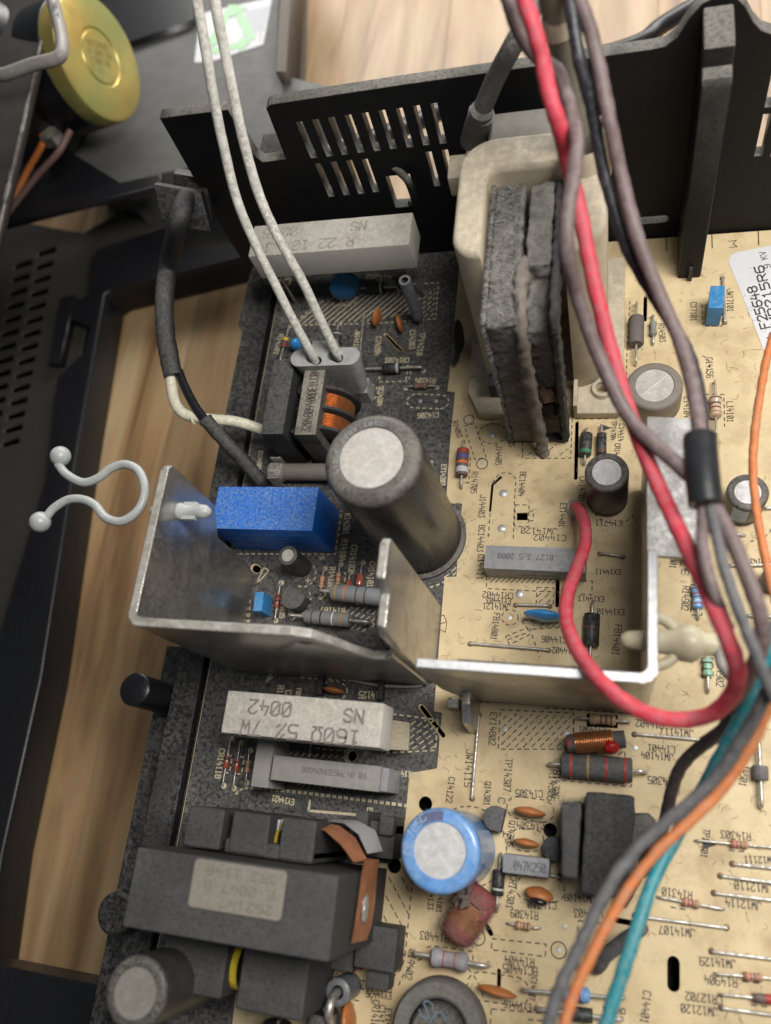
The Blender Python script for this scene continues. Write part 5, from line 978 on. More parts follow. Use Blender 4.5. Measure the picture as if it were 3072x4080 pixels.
axial('resistor', 'tan banded resistor bridging the slot at the print R14402', 'resistor', (2296, 2864), (2508, 2880), 0.60, 0.125, res_tan, [(-0.34, 0.06, 'gold'), (-0.06, 0.05, 'black'), (0.14, 0.06, 'brown'), (0.32, 0.06, 'brown')], 'dog', z=0.2, group=GR)
axial('resistor', 'thick charcoal resistor with faint red rings below the copper coil', 'resistor', (2190, 3046), (2572, 3080), 1.53, 0.27, res_dark, [(-0.36, 0.035, 'red'), (-0.12, 0.03, 'gold'), (0.14, 0.035, 'red'), (0.40, 0.035, 'red')], 'cyl', z=0.34, lr=0.045, group=GR)
co = thing('choke_coil', 'copper wire coil with a red bead on a dark core', 'coil', (P(2370, 2960, 0.45).x, P(2370, 2960, .45).y, 0), math.atan2(0.10, 0.6))
cm_ = bpy.data.materials['copper']
for i in range(17):
    part('turn', bm_x(lathe([(0.20, -0.026), (0.235, -0.014), (0.24, 0), (0.235, 0.014), (0.20, 0.026)], 22), Matrix.Translation((-0.42 + i * 0.05, 0.02, 0.56)) @ RY), cm_, co, False, 60) if i == 0 else None
tm_ = [o for o in co.children if o.name.startswith('turn')][0]
for i in range(1, 17):
    o = tm_.copy(); COL.objects.link(o); o.location = (i * 0.05, 0, 0)
part('core', bm_x(lathe([(0, -0.62), (0.19, -0.6), (0.2, -0.4), (0.195, 0.5), (0.19, 0.66), (0, 0.68)], 18), Matrix.Translation((0, 0.02, 0.56)) @ RY), res_dark, co, False, 40)
part('red_bead', sphere((0.33, -0.12, 0.70), 0.16, None, (1.15, 1, 0.8), 18, 0.3), flat('bead_red', (0.34, 0.012, 0.012), 0.3), co, False, 60)
part('red_bead', sphere((-0.55, 0.03, 0.62), 0.13, None, (0.7, 1, 1), 14, 0.4), bpy.data.materials['bead_red'], co, False, 60)
# resistors in the mains section
for lab, a, c, L, r, m, bn, sh in [
    ('small tan resistor beside the print R14106', (1296, 2265), (1278, 2380), 0.34, 0.075, res_tan, std('gold', 'orange', 'red', 'red'), 'dog'),
    ('small tan resistor beside the print R14104', (1359, 2250), (1344, 2372), 0.34, 0.075, res_tan, std('gold', 'red', 'orange', 'brown'), 'dog')]:
    axial('resistor', lab, 'resistor', a, c, L, r, m, bn, sh, lr=0.022, group=GR)
for lab, a, c, L, r, bn in [('red glass diode beside the print CR14101', (1449, 2244), (1425, 2400), 0.40, 0.095, [(0.36, 0.14, 'black')]), ('half-hidden red glass diode beside the print CR14102', (1399, 2280), (1385, 2390), 0.30, 0.07, [(0.3, 0.14, 'black')]), ('red and black glass diode beside the print CR14105', (1123, 2322), (1100, 2474), 0.38, 0.065, [(-0.3, 0.12, 'black'), (0.05, 0.1, 'black')]),
                            ('thin red glass diode beside the print CR14118', (925, 2945), (892, 3132), 0.30, 0.06, [(-0.25, 0.14, 'black')]), ('thin red glass diode second from the print CR14118', (962, 2962), (934, 3142), 0.30, 0.06, [(-0.25, 0.14, 'black')])]:
    axial('diode', lab, 'diode', a, c, L, r, diode_glass, bn, 'bead', lr=0.02, group=GD)
axial('resistor', 'small dim tan resistor hidden beside the grey film capacitor', 'resistor', (1000, 2990), (985, 3120), 0.30, 0.07, res_tan, std('gold', 'brown', 'black', 'red'), 'dog', lr=0.02, group=GR)
axial('resistor', 'thick grey power resistor with orange ring under the bent heat sink end', 'resistor', (1290, 2370), (1600, 2408), 1.35, 0.225, res_grey, [(-0.40, 0.035, 'gold'), (-0.22, 0.03, 'orange'), (0.02, 0.02, 'black'), (0.2, 0.02, 'black')], 'cyl', z=0.48, lr=0.045, group=GR)
axial('resistor', 'grey power resistor with white ring close to the heat sink wall', 'resistor', (1165, 2462), (1482, 2490), 1.22, 0.185, res_grey, [(-0.32, 0.03, 'brown'), (-0.12, 0.03, 'black'), (0.14, 0.03, 'white'), (0.34, 0.05, 'gold')], 'cyl', z=0.34, lr=0.045, group=GR)
axial('resistor', 'grey swollen-ended resistor beside the print R14403', 'resistor', (1655, 3790), (1950, 3842), 0.83, 0.20, mat('res_pale', (0.27, 0.26, 0.275), 0.55, dust=0.3), [(-0.14, 0.03, 'red'), (0.16, 0.03, 'red')], 'dog', z=0.3, lr=0.05, group=GR)
axial('resistor', 'small tan banded resistor beside the print R14309', 'resistor', (2020, 3676), (2154, 3698), 0.34, 0.085, res_tan, std('red', 'gold', 'brown', 'brown'), 'dog', lr=0.025, group=GR)
axial('diode', 'black diode with pale print beside the print CR14301', 'diode', (1998, 3400), (1981, 3632), 0.52, 0.135, diode_black, [(0.26, 0.08, 'silver')], 'cyl', group=GD)
axial('resistor', 'pale blue resistor half hidden under the grey and orange wires', 'resistor', (2085, 3938), (2490, 3970), 0.70, 0.15, res_blue, [(-0.28, 0.06, 'brown'), (-0.05, 0.05, 'black'), (0.2, 0.05, 'red')], 'dog', z=0.22, lr=0.04, group=GR)
axial('diode', 'dark diode at the bottom edge under the grey wire', 'diode', (2140, 4012), (2480, 4056), 0.55, 0.14, diode_black, (), 'cyl', z=0.2, lr=0.045, group=GD)
for lab, a, c in [('small pinkish resistor beside the print R14303', (2770, 3348), (3140, 3382)), ('small pinkish resistor beside the print R14310', (2620, 3572), (2886, 3622)), ('small pinkish resistor beside the print R14904', (2846, 3876), (3130, 3900))]:
    o_ = {'R14303': 0.05, 'R14310': 0.1, 'R14904': 0.22}[lab[-6:]]
    axial('resistor', lab, 'resistor', a, c, 0.36, 0.085, mat('res_pink', (0.40, 0.24, 0.17), 0.45, dust=0.3, dustcol=(0.3, 0.24, 0.18)), std('red', 'red', 'brown', 'gold'), 'dog', lr=0.028, group=GR, off=-o_ if 'R14303' in lab else (0.0 if 'R14310' in lab else 0.05))
axial('diode', 'dark red diode at the edge beside the print CR12702', 'diode', (2866, 3958), (3200, 3990), 0.42, 0.09, res_brown, [(0.2, 0.3, 'red')], 'bead', lr=0.028, group=GD, off=0.05)
axial('diode', 'grey square-bodied diode on long leads at the board edge', 'diode', (3018, 2950), (3030, 3218), 0.30, 0.16, mat('diode_grey', (0.10, 0.095, 0.10), 0.6, dust=0.6, dustcol=(0.17, 0.16, 0.15)), (), 'cyl', lr=0.045, group=GD)
axial('diode', 'blue-black diode with printed letters beside the print CR14203', 'diode', (1450, 1486), (1688, 1478), 0.52, 0.155, diode_black, [(0.36, 0.13, 'silver')], 'cyl', z=0.22, lr=0.04, group=GD)
axial('resistor', 'dusty brown resistor beside the print R14204', 'resistor', (1618, 1548), (1742, 1545), 0.42, 0.09, mat('res_rust', (0.17, 0.10, 0.07), 0.5, dust=0.55), std('brown', 'red', 'brown'), 'dog', lr=0.028, group=GR)
axial('diode', 'black diode under the long cement resistor beside the print R14202', 'diode', (1420, 1166), (1590, 1160), 0.52, 0.17, diode_black, [(0.36, 0.1, 'silver')], 'cyl', z=0.22, group=GD)
axial('diode', 'upright-facing black diode behind the grey connector', 'diode', (1355, 1290), (1340, 1440), 0.50, 0.14, diode_black, [(-0.3, 0.08, 'silver')], 'cyl', group=GD)
axial('resistor', 'small resistor with yellow and red rings behind the choke housing', 'resistor', (1160, 1300), (1120, 1450), 0.40, 0.10, mat('res_plum', (0.12, 0.05, 0.06), 0.5, dust=0.4), [(-0.25, 0.2, 'yellow'), (0.25, 0.15, 'red')], 'dog', group=GR)
axial('diode', 'black wire-ended diode inside the U-shaped heat sink', 'diode', (2362, 2400), (2352, 2640), 0.78, 0.19, diode_black, [(-0.05, 0.05, 'brown')], 'cyl', group=GD)
fu = thing('fuse', 'tan ceramic fuse in metal clips between the choke and the blue relay', 'fuse', (P(1240, 1915).x, P(1240, 1915).y, 0))
X_ = Matrix.Translation((0, 0.12, 0.32)) @ RY
part('fuse_tube', bm_x(lathe([(0.24, -0.75), (0.25, -0.7), (0.25, 0.7), (0.24, 0.75)], 24), X_), mat('fuse_tan', (0.14, 0.12, 0.10), 0.5, dust=0.8, dustcol=(0.14, 0.13, 0.115)), fu, False, 50)
for s_ in (-1, 1):
    part('end_cap', bm_x(lathe([(0, s_ * 1.12), (0.26, s_ * 1.12), (0.275, s_ * 1.05), (0.275, s_ * 0.72), (0.24, s_ * 0.70)], 24), X_), lead_metal, fu, False, 40)
    part('fuse_clip', bm_box(s_ * 0.9 - 0.16, s_ * 0.9 + 0.16, 0.40, 0.44, 0.02, 0.66, 0.01), lead_metal, fu, False)
    part('fuse_clip', bm_box(s_ * 0.9 - 0.16, s_ * 0.9 + 0.16, -0.21, -0.17, 0.02, 0.66, 0.01), lead_metal, fu, False)
# fuse_holder base
# ================================================================ bare jumper wires
for s, a, c in [('JW17101', (2878, 1109), (2887, 1287)), ('JW14117', (2528, 2926), (2795, 2950)), ('JW12111', (2918, 3442), (3140, 3466)), ('JW12110', (2870, 3490), (3140, 3524)), ('JW12114', (2845, 3558), (3140, 3594)), ('JW14107', (2530, 3648), (2894, 3696)), ('JW14129', (2836, 3790), (3140, 3828)), ('JW12120', (2874, 4014), (3200, 4058)), ('JW14121', (2054, 2412), (2190, 2416)), ('JW14402', (1874, 2566), (2184, 2592)), ('JW14115', (1910, 2850), (1882, 3182)), ('JW14116', (1452, 1260), (1436, 1420)), ('C14304', (2080, 3470), (2230, 3492)), ('C14402', (2390, 2208), (2480, 2220))]:
    A_, C_ = P(*a), P(*c); d = C_ - A_; t = thing('jumper_wire', 'bare tinned jumper wire beside the print ' + s, 'jumper wire', ((A_ + C_) / 2)[:], math.atan2(d.y, d.x), 'bare jumper wires'); h = d.length / 2
    if s == 'JW14116': t['label'] = 'bare tinned jumper wire behind the grey connector beside print JW14116'
    part('wire', tube([(-h, 0, 0), (-h + 0.02, 0, 0.05), (-h + 0.08, 0, 0.075), (0, 0, 0.08), (h - 0.08, 0, 0.075), (h - 0.02, 0, 0.05), (h, 0, 0)], 0.036, 8, 5), lead_metal, t, False, 60)
    for s_ in (-1, 1): part('solder_eyelet', lathe([(0.07, 0.004), (0.06, 0.03), (0.03, 0.045)], 12, (s_ * h, 0, 0.01 if a[0] < 1500 else 0)), mat('eyelet', (0.20, 0.13, 0.08), 0.6), t, False, 60)
for a in [(2935, 2120), (2990, 2136)]:
    pass
for lab, a, c in [('thick bright jumper wire under the small capacitor at the brown wire', (2870, 2125), (2968, 2136)), ('bright jumper wire crossing under the brown wire at R12143', (2905, 2256), (3140, 2254)), ('bright jumper wire under the brown wire by the nylon holder', (2975, 2456), (3140, 2462)), ('short wire stub next to the stripe capacitor', (3045, 2030), (3140, 2024))]:
    A_, C_ = P(*a), P(*c); d = C_ - A_; t = thing('jumper_wire', lab, 'jumper wire', ((A_ + C_) / 2)[:], math.atan2(d.y, d.x), 'bare jumper wires'); h = d.length / 2
    part('wire', tube([(-h, 0, 0), (-h + 0.02, 0, 0.06), (-h + 0.1, 0, 0.08), (0, 0, 0.08), (h - 0.1, 0, 0.08), (h, 0, 0)], 0.042, 8, 5), lead_metal, t, False, 60)
# ================================================================ ceramic disc capacitors
def disc(label, c, ang, L, th, H, m, z=0.0, tilt=0.0):
    v = P(*c); t = thing('disc_capacitor', label, 'capacitor', (v.x, v.y, 0), math.radians(ang), 'ceramic disc capacitors')
    b = sphere((0, 0, 0), 1.0, None, (L / 2, th / 2, H / 2), 20)
    for q in b.verts: q.co.y *= (1 - 0.25 * abs(q.co.x) / (L / 2)); q.co = Matrix.Rotation(math.radians(tilt), 3, 'X') @ q.co + Vector((0, 0, H / 2 + 0.05 + z))
    part('disc', b, m, t, False, 60)
    for s in (-1, 1): part('lead', tube([(s * L * 0.3, 0, H * 0.25 + z), (s * L * 0.32, 0, 0.1), (s * L * 0.32, 0, 0)], 0.025, 8, 4), lead_metal, t, False, 60)
    return t
disc('orange disc capacitor beside the print C14305', (2116, 3236), -4, 0.72, 0.22, 0.55, disc_orange)
disc('orange disc capacitor beside the print C14304', (2102, 3358), -4, 0.58, 0.20, 0.45, disc_orange)
d1 = disc('orange disc capacitor with black spot beside the print C14310', (2152, 3560), -8, 0.62, 0.30, 0.42, disc_orange, 0, 20)
part('black_spot', sphere((0.02, -0.13, 0.40), 0.17, None, (1.1, 0.5, 0.6), 14), flat('spot_black', (0.012, 0.013, 0.016), 0.2), d1, False, 60)
disc('long orange disc capacitor beside the print BC14405', (1988, 3940), -6, 0.85, 0.19, 0.5, disc_orange)
disc('orange disc capacitor behind the cement resistor beside print C14125', (1340, 2756), -5, 0.58, 0.18, 0.4, disc_orange)
disc('orange disc capacitor beside the print C14204', (1512, 1288), 75, 0.55, 0.20, 0.55, disc_orange)
disc('orange disc capacitor beside the print C14203', (1600, 1310), 105, 0.55, 0.20, 0.5, disc_orange)
disc('orange disc capacitor at the bottom edge beside a black coil', (1412, 4052), 100, 0.75, 0.28, 0.8, disc_orange)
disc('bright blue disc capacitor inside the U-shaped heat sink', (2172, 2470), -4, 1.0, 0.28, 0.75, disc_blue)
disc('deep blue disc capacitor under the long cement resistor', (1400, 1192), 25, 0.95, 0.36, 1.2, disc_dark_blue)
disc('blue bead capacitor behind the grey connector', (1195, 1392), 40, 0.40, 0.3, 0.5, disc_blue)
disc('black round varistor standing close to the flyback base', (1842, 1395), 80, 0.75, 0.26, 1.3, cap_sleeve_dark)
disc('small dark spotted disc capacitor in the shade of the flyback', (1822, 1440), 80, 0.6, 0.22, 0.6, res_dark)
# ================================================================ box film capacitors
def boxcap(label, base, z1, m, prints=(), bev=0.03, group='film capacitors', z0=0.02):
    a, c = P(*base[0]), P(*base[1]); d = c - a; w_ = (P(*base[2]) - c).length; ang = math.atan2(d.y, d.x); L_ = d.length
    ctr = (a + P(*base[2])) / 2
    t = thing('film_capacitor', label, 'capacitor', (ctr.x, ctr.y, 0), ang, group)
    part('case', bm_box(-L_ / 2, L_ / 2, -w_ / 2, w_ / 2, z0, z1, bev), m, t, False, 40)
    for s, x_, y_, h_, p_, face in prints:
        M_ = (Matrix.Translation((x_, y_, z1 + 0.003)) @ Matrix.Rotation(math.pi, 4, 'Z')) if face == 'top' else ((Matrix.Translation((x_, y_, z1 + 0.003))) if face == 'topf' else Matrix(((1, 0, 0, x_), (0, 0, 1, -w_ / 2 - 0.003), (0, 1, 0, y_), (0, 0, 0, 1))))
        part('case_print', text_bm(s, h_, p_, 0.022, None, M_), flat('cap_print', (0.09, 0.09, 0.10)) if face != 'side2' else print_black, t)
    return t
v = P(1938, 2290)
boxcap('long grey film capacitor marked .0127 3.5 2000', ((1943, 2300), (2335, 2318), (2340, 2225)), 0.78, grey_box, [('.0127 3.5 2000', 0.55, 0.10, 0.13, 0.105, 'top'), ('R76 MKP', -0.3, 0.3, 0.1, 0.12, 'side')])
boxcap('small grey film capacitor marked .047K250', ((2010, 3470), (2190, 3492), (2202, 3420)), 0.62, grey_box, [('.047K250', -0.36, -0.1, 0.17, 0.10, 'topf')])
boxcap('small blue box capacitor beside the print JW17101', ((2810, 1300), (2867, 1302), (2872, 1215)), 0.85, box_blue)
boxcap('small blue box capacitor between the relay and heat sink', ((1040, 2458), (1075, 2458), (1090, 2382)), 0.62, box_blue, [('IT', 0.10, -0.05, 0.10, 0.1, 'side')])
a_, c_ = P(1077, 3111, 1.25), P(1530, 3152, 1.25)
bf = thing('film_capacitor', 'dusty grey flat film capacitor near the big transformer', 'capacitor', (-6.3, 0.35, 0), group='film capacitors')
part('case', bm_box(P(1083, 3060, 1.25).x, P(1515, 3100, 1.25).x, P(1300, 3132, 1.25).y, P(1300, 3030, 1.25).y, 0.02, 1.25, 0.03), grey_box_pale, bf, True, 40)
part('end_cap', bm_box(P(1515, 3100, 1.25).x + 0.003, P(1545, 3100, 1.25).x, P(1300, 3132, 1.25).y + .02, P(1300, 3030, 1.25).y - .02, 0.02, 1.2, 0.03), grey_box, bf, True, 40)
part('case_print', text_bm('V0.047M63DN04000', 0.12, 0.10, 0.018, None, Matrix.Translation((P(1460, 3100, 1.25).x, P(1300, 3065, 1.25).y, 1.254)) @ Matrix.Rotation(math.pi, 4, 'Z')), flat('cap_print2', (0.13, 0.12, 0.115)), bf, True)
bf2 = thing('film_capacitor', 'upright grey film capacitor tucked beside the thin diodes', 'capacitor', (-8.1, 0.6, 0), group='film capacitors')
part('case', bm_box(P(1012, 3040, 1.1).x, P(1082, 3040, 1.1).x, P(1040, 3138, 1.1).y, P(1040, 2940, 1.1).y, 0.02, 1.1, 0.04), grey_box_pale, bf2, True, 40)
# ================================================================ small transistors
def to92(label, c, ang, m=black_lint, s=1.0, h=0.55):
    v = P(*c); t = thing('transistor', label, 'transistor', (v.x, v.y, 0), math.radians(ang), 'small plastic transistors')
    part('case', plate_xy(arc(0, 0, 0.26 * s, -20, 200, 8) + [(-0.245 * s, -0.17 * s), (0.245 * s, -0.17 * s)], 0.12, h, (), 0.02), m, t, False, 40)
    for i in (-1, 0, 1): part('leg', tube([(i * 0.13 * s, 0, 0.14), (i * 0.16 * s, 0, 0.0)], 0.022, 6, smooth_path=False), lead_metal, t)
to92('grey dusty small transistor beside the print Q14103', (1196, 2402), 150, res_dark, 1.25, 0.6)
to92('grey small transistor beside the print Q14301', (1983, 3262), 80, res_dark, 1.05, 0.5)
to92('grey small transistor at the foot of the bent flange', (2752, 2228), -40, res_dark, 1.1, 0.45)
to92('black pinched transistor half hidden at the driver transformer', (2212, 3380), 90, diode_black, 1.0, 0.5)
# ================================================================ reddish lint-covered coil
rc = thing('choke_coil', 'reddish lint-covered wound coil below the fat blue capacitor', 'coil', (P(1880, 3640).x, P(1880, 3640).y, 0), math.radians(60))
rc.scale = (0.92, 1.12, 1.1)
CO = Matrix.Translation((0, 0, 0.40)) @ Matrix.Rotation(math.radians(90), 4, 'Y')
part('core', bm_x(lathe([(0, -0.66), (0.24, -0.64), (0.33, -0.52), (0.34, -0.3), (0.30, -0.28), (0.30, 0.3), (0.35, 0.32), (0.35, 0.55), (0.25, 0.68), (0, 0.7)], 26), CO), mat('coil_core_red', (0.24, 0.05, 0.05), 0.6, dust=0.75, dustcol=(0.16, 0.115, 0.095), ds=8, bump=0.6, bs=14), rc, False, 50)
for i in range(11):
    part('turn', bm_x(lathe([(0.325, -0.026), (0.358, -0.012), (0.358, 0.012), (0.325, 0.026)], 24), CO @ Matrix.Translation((0, 0, -0.27 + i * 0.053))), mat('coil_turn', (0.42, 0.19, 0.09), 0.4, 0.5, dust=0.55, dustcol=(0.20, 0.13, 0.10), ds=8), rc, False, 60)
part('red_lacquer', sphere((0.26, -0.18, 0.56), 0.20, None, (1.3, 0.8, 0.6), 18, 0.7), mat('lacquer_red', (0.26, 0.04, 0.05), 0.5, dust=0.7, dustcol=(0.17, 0.115, 0.10), ds=7, bump=0.6, bs=10), rc, False, 60)
part('red_lacquer', sphere((-0.48, -0.05, 0.55), 0.17, None, (0.8, 1.0, 0.7), 16, 0.7), MATS['lacquer_red'], rc, False, 60)
part('lint_cap', sphere((0.34, 0.2, 0.56), 0.26, None, (1.2, 0.8, 0.75), 18, 1.2), mat('lint_brown', (0.13, 0.10, 0.085), 0.95, var=0.4, vs=12, bump=0.8, bs=20), rc, False, 60)
b = bmesh.new()
for i in range(900):
    a = random.random() * 3.6 - 0.2; x_ = random.uniform(-0.65, 0.68); p = Vector((x_, math.cos(a) * 0.36, 0.4 + math.sin(a) * 0.36)); d = Vector((random.random() - .5, math.cos(a) + random.random() - .5, math.sin(a) + random.random() - .5)).normalized(); w_ = d.cross(Vector((random.random() - .5, 0.4, 0.3))).normalized() * 0.006
    b.faces.new([b.verts.new(v) for v in (p - w_, p + w_, p + d * random.uniform(0.03, 0.10))])
part('lint', b, mat('lint_rust', (0.20, 0.14, 0.115), 0.95), rc, False, kind='stuff')
# ================================================================ sleeved standing parts at the bottom edge
for lab, a, h_, r_ in (('upright grey ferrite bead on its lead beside the print FB14107', (1395, 3925), 0.95, 0.27), ('dark ferrite bead half hidden under the big transformer', (1238, 3905), 0.9, 0.26)):
    v = P(*a); t = thing('ferrite_bead', lab, 'ferrite bead', (v.x, v.y, 0), group='ferrite beads')
    part('bead', lathe([(0.12, 0.02), (r_, 0.02), (r_, h_ - 0.03), (r_ - 0.04, h_), (0.14, h_), (0.12, h_ - 0.2)], 24), mat('bead_grey', (0.13, 0.135, 0.15), 0.4, 0.2, dust=0.4), t, False, 40)
    part('lead', tube([(0, 0, 0.3), (0, 0, h_), (-0.02, -0.12, h_ + 0.3), (-0.03, -0.35, h_ + 0.35), (-0.03, -0.55, h_ + 0.1)], 0.09, 10), lead_metal, t, False, 60)
for lab, a, L_ in (('black sleeved diode standing below the grey ferrite bead', (1330, 4030), 1.2), ('black sleeved part in the dark below the big transformer', (1150, 4080), 1.3)):
    v = P(*a); t = thing('power_diode', lab, 'diode', (v.x, v.y, 0), group=GD)
    part('body', bm_x(lathe([(0, 0), (0.30, 0), (0.34, 0.05), (0.34, L_), (0, L_)], 24), Matrix.Translation((0, 0.15, 0.75)) @ Matrix.Rotation(math.radians(100), 4, 'X')), cap_sleeve_dark, t, False, 40)
    part('lead', tube([(0, 0.1, 0.75), (0, 0.2, 0.6), (0, 0.22, 0)], 0.05, 8), lead_metal, t)
# ================================================================ insulated wires of the loom (x, y on the photograph's sight lines, height in cm)
def wire(name, label, pts, r, m, group='wires of the loom', wob=0.018, per=8):
    o = part(name, tube([P(*q) for q in pts], r, 14, per, wob=wob), m, None, smooth=60); return tag(o, label, 'wire', group)
W_RED = mat('wire_red', (0.50, 0.03, 0.055), 0.45, dust=0.65, dustcol=(0.36, 0.12, 0.135), ds=8, bump=0.15); W_BROWN = mat('wire_brown', (0.125, 0.088, 0.088), 0.5, dust=0.35, dustcol=(0.2, 0.17, 0.165), ds=8); W_BLACK = mat('wire_black', (0.018, 0.019, 0.024), 0.38, dust=0.25, dustcol=(0.1, 0.1, 0.11))
W_TEAL = mat('wire_teal', (0.015, 0.20, 0.24), 0.4, dust=0.4, dustcol=(0.16, 0.27, 0.28), ds=8); W_ORANGE = mat('wire_orange', (0.52, 0.16, 0.045), 0.5, dust=0.5, dustcol=(0.40, 0.21, 0.13), ds=8); W_GREY = mat('wire_grey', (0.085, 0.085, 0.09), 0.5, dust=0.45, dustcol=(0.15, 0.143, 0.138)); W_DKBROWN = mat('wire_dark_brown', (0.045, 0.032, 0.034), 0.45, dust=0.3, dustcol=(0.13, 0.11, 0.11))
wire('red_wire', 'thick red wire falling past the flyback and looping into the U-shaped heat sink', [(2070, -90, 10.0), (2092, 0, 9.8), (2130, 126, 9.5), (2164, 252, 9.1), (2190, 378, 8.9), (2229, 504, 8.5), (2256, 620, 7.9), (2290, 760, 7.5), (2322, 900, 7.2), (2365, 1120, 6.7), (2430, 1380, 6.1), (2500, 1620, 5.8), (2590, 1860, 5.6), (2690, 2080, 5.7), (2790, 2290, 6.0), (2880, 2500, 6.1), (2932, 2640, 5.8), (2925, 2750, 5.2), (2850, 2835, 4.6), (2730, 2868, 4.3), (2600, 2852, 4.6), (2480, 2790, 4.9), (2380, 2700, 4.7), (2300, 2590, 4.0), (2258, 2480, 3.2), (2262, 2370, 2.6), (2300, 2260, 2.2), (2332, 2160, 1.7), (2325, 2070, 1.1), (2300, 2025, 0.5), (2292, 2022, 0.0)], 0.148, W_RED)
wire('brown_wire', 'purplish brown wire twisted over the red wire at the flyback', [(1990, -90, 9.6), (2025, 0, 9.4), (2069, 126, 9.0), (2140, 225, 8.6), (2225, 290, 8.5), (2269, 420, 8.4), (2297, 546, 8.5), (2290, 680, 8.6), (2262, 850, 8.4), (2262, 1020, 8.0), (2300, 1180, 7.2), (2370, 1380, 6.5), (2480, 1620, 6.0), (2580, 1745, 5.9), (2700, 1850, 6.0), (2790, 1940, 6.1)], 0.135, W_BROWN)
wire('brown_wire', 'purplish brown wire running beside the black wire past the flyback', [(2280, -90, 9.6), (2311, 0, 9.5), (2365, 168, 9.0), (2399, 336, 8.6), (2433, 504, 8.2), (2472, 690, 7.6), (2540, 950, 7.0), (2630, 1180, 6.4), (2710, 1360, 6.1), (2760, 1540, 6.0), (2785, 1700, 6.0), (2800, 1900, 6.1), (2860, 2040, 6.1), (2930, 2180, 6.2), (2990, 2330, 6.2), (3035, 2480, 6.0), (3030, 2580, 5.6), (2990, 2680, 5.0), (2930, 2800, 4.3)], 0.135, W_BROWN)
wire('black_wire', 'shiny black wire between the brown wires and the flyback post', [(2250, -90, 9.6), (2269, 0, 9.5), (2311, 252, 8.9), (2357, 420, 8.3), (2386, 588, 7.8), (2425, 760, 7.3), (2510, 1010, 6.6), (2620, 1200, 6.1), (2730, 1380, 5.8), (2785, 1560, 5.8), (2800, 1720, 5.9), (2810, 1920, 6.0)], 0.12, W_BLACK)
wire('brown_wire', 'thin brown wire dropping from the black sleeve onto the red wire', [(2795, 1980, 6.0), (2800, 2080, 6.1), (2800, 2180, 6.3), (2822, 2290, 6.4), (2860, 2400, 6.2), (2900, 2500, 5.6)], 0.105, W_BROWN)
wire('grey_wire', 'grey wire running down from the black sleeve to the bundle', [(2825, 1980, 6.1), (2845, 2090, 6.2), (2880, 2240, 6.4), (2930, 2400, 6.5), (2985, 2540, 6.4), (3040, 2680, 6.2), (3090, 2790, 6.0)], 0.10, W_GREY)
sv = part('sleeve', tube([P(2790, 1745, 6.1), P(2792, 1800, 6.15), P(2800, 1900, 6.2), P(2812, 2010, 6.2)], 0.29, 18, 5), mat('sleeve_black', (0.016, 0.017, 0.02), 0.32, bump=0.4, bs=3), None, smooth=60)
tag(sv, 'black shrink sleeve binding the wires above the flanged heat sink', 'sleeve')
wire('orange_wire', 'thin orange wire running along the board edge', [(3082, 1330, 3.0), (3055, 1430, 3.0), (3030, 1560, 3.0), (3010, 1700, 3.0), (3000, 1850, 3.0), (3008, 1980, 3.0), (3030, 2130, 3.0), (3060, 2270, 3.0), (3100, 2430, 3.0)], 0.088, W_ORANGE)
wire('black_wire', 'dark brown wire curving down to the black driver transformer', [(3060, 2560, 5.0), (3010, 2660, 4.6), (2950, 2790, 4.0), (2880, 2905, 3.4), (2780, 2985, 2.8), (2710, 3060, 2.4), (2672, 3170, 2.0), (2640, 3300, 1.6), (2560, 3450, 0.8), (2480, 3600, 0.2)], 0.125, W_DKBROWN)
wire('teal_wire', 'teal wire running down the board under the orange and grey wires', [(3110, 2470, 5.2), (3060, 2600, 5.0), (3000, 2740, 4.6), (2930, 2900, 4.1), (2850, 3050, 3.6), (2770, 3200, 3.2), (2690, 3340, 3.1), (2610, 3490, 3.2), (2555, 3640, 3.4), (2505, 3800, 3.5), (2455, 3950, 3.5), (2415, 4080, 3.5), (2390, 4180, 3.5)], 0.125, W_TEAL)
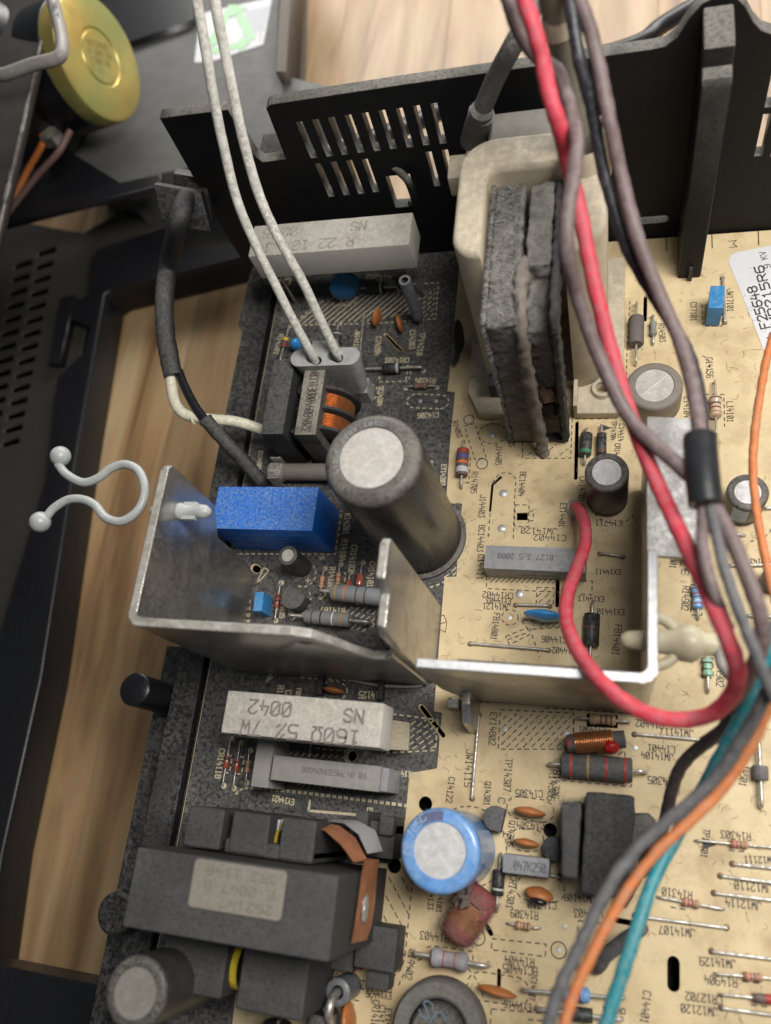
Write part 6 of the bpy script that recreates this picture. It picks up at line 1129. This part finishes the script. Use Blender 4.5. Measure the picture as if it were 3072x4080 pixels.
wire('orange_wire', 'orange wire lying along the grey wire across the lower board', [(3140, 2640, 5.8), (3070, 2800, 5.3), (2985, 2985, 4.8), (2880, 3140, 4.5), (2750, 3270, 4.4), (2620, 3390, 4.4), (2510, 3530, 4.4), (2420, 3680, 4.4), (2345, 3830, 4.4), (2285, 3960, 4.4), (2245, 4090, 4.4), (2225, 4180, 4.4)], 0.095, W_ORANGE)
wire('grey_wire', 'thick dusty grey wire beside the orange wire across the lower board', [(3130, 2600, 6.2), (3050, 2770, 5.8), (2960, 2940, 5.2), (2850, 3100, 4.8), (2710, 3230, 4.6), (2570, 3350, 4.5), (2460, 3480, 4.5), (2370, 3640, 4.5), (2295, 3800, 4.5), (2235, 3930, 4.5), (2190, 4070, 4.5), (2165, 4180, 4.5)], 0.108, W_GREY, wob=0.03)
wire('grey_wire', 'short grey wire stub ending in the board under the teal wire', [(2380, 3850, 0.0), (2385, 3845, 0.3), (2420, 3800, 0.6), (2500, 3740, 0.9), (2560, 3690, 1.2)], 0.15, W_GREY)
# solder joint of the red wire
v = P(2290, 2035); t = part('solder_joint', lathe([(0.16, 0.0), (0.14, 0.06), (0.06, 0.16), (0, 0.18)], 16, (v.x, v.y, 0)), solder, bd, True, 60)

# loose fibres of lint lying on the board
b = bmesh.new()
for i in range(900):
    x_, y_ = random.uniform(-4.2, 5.0), random.uniform(-4.5, 15); a = random.random() * 6.3; n_ = 4; L_ = random.uniform(0.04, 0.13); cv = random.uniform(-1.2, 1.2); q = Vector((x_, y_)); pv = None
    for k_ in range(n_ + 1):
        d = Vector((math.cos(a), math.sin(a))); nn = Vector((-d.y, d.x)) * 0.004
        cur = [b.verts.new((q.x + nn.x, q.y + nn.y, 0.02)), b.verts.new((q.x - nn.x, q.y - nn.y, 0.02))]
        if pv: b.faces.new((pv[0], pv[1], cur[1], cur[0]))
        pv = cur; q = q + d * L_ / n_ * 2; a += cv
part('board_lint', b, mat('lint_dark', (0.20, 0.14, 0.09), 0.9), bd, True, kind='stuff')

v = P(2291, 2026); part('wire_eyelet', lathe([(0.13, 0.0), (0.22, 0.0), (0.235, 0.03), (0.20, 0.06), (0.14, 0.05)], 22, (v.x, v.y, 0.004)), lead_metal, bd, True, 60)
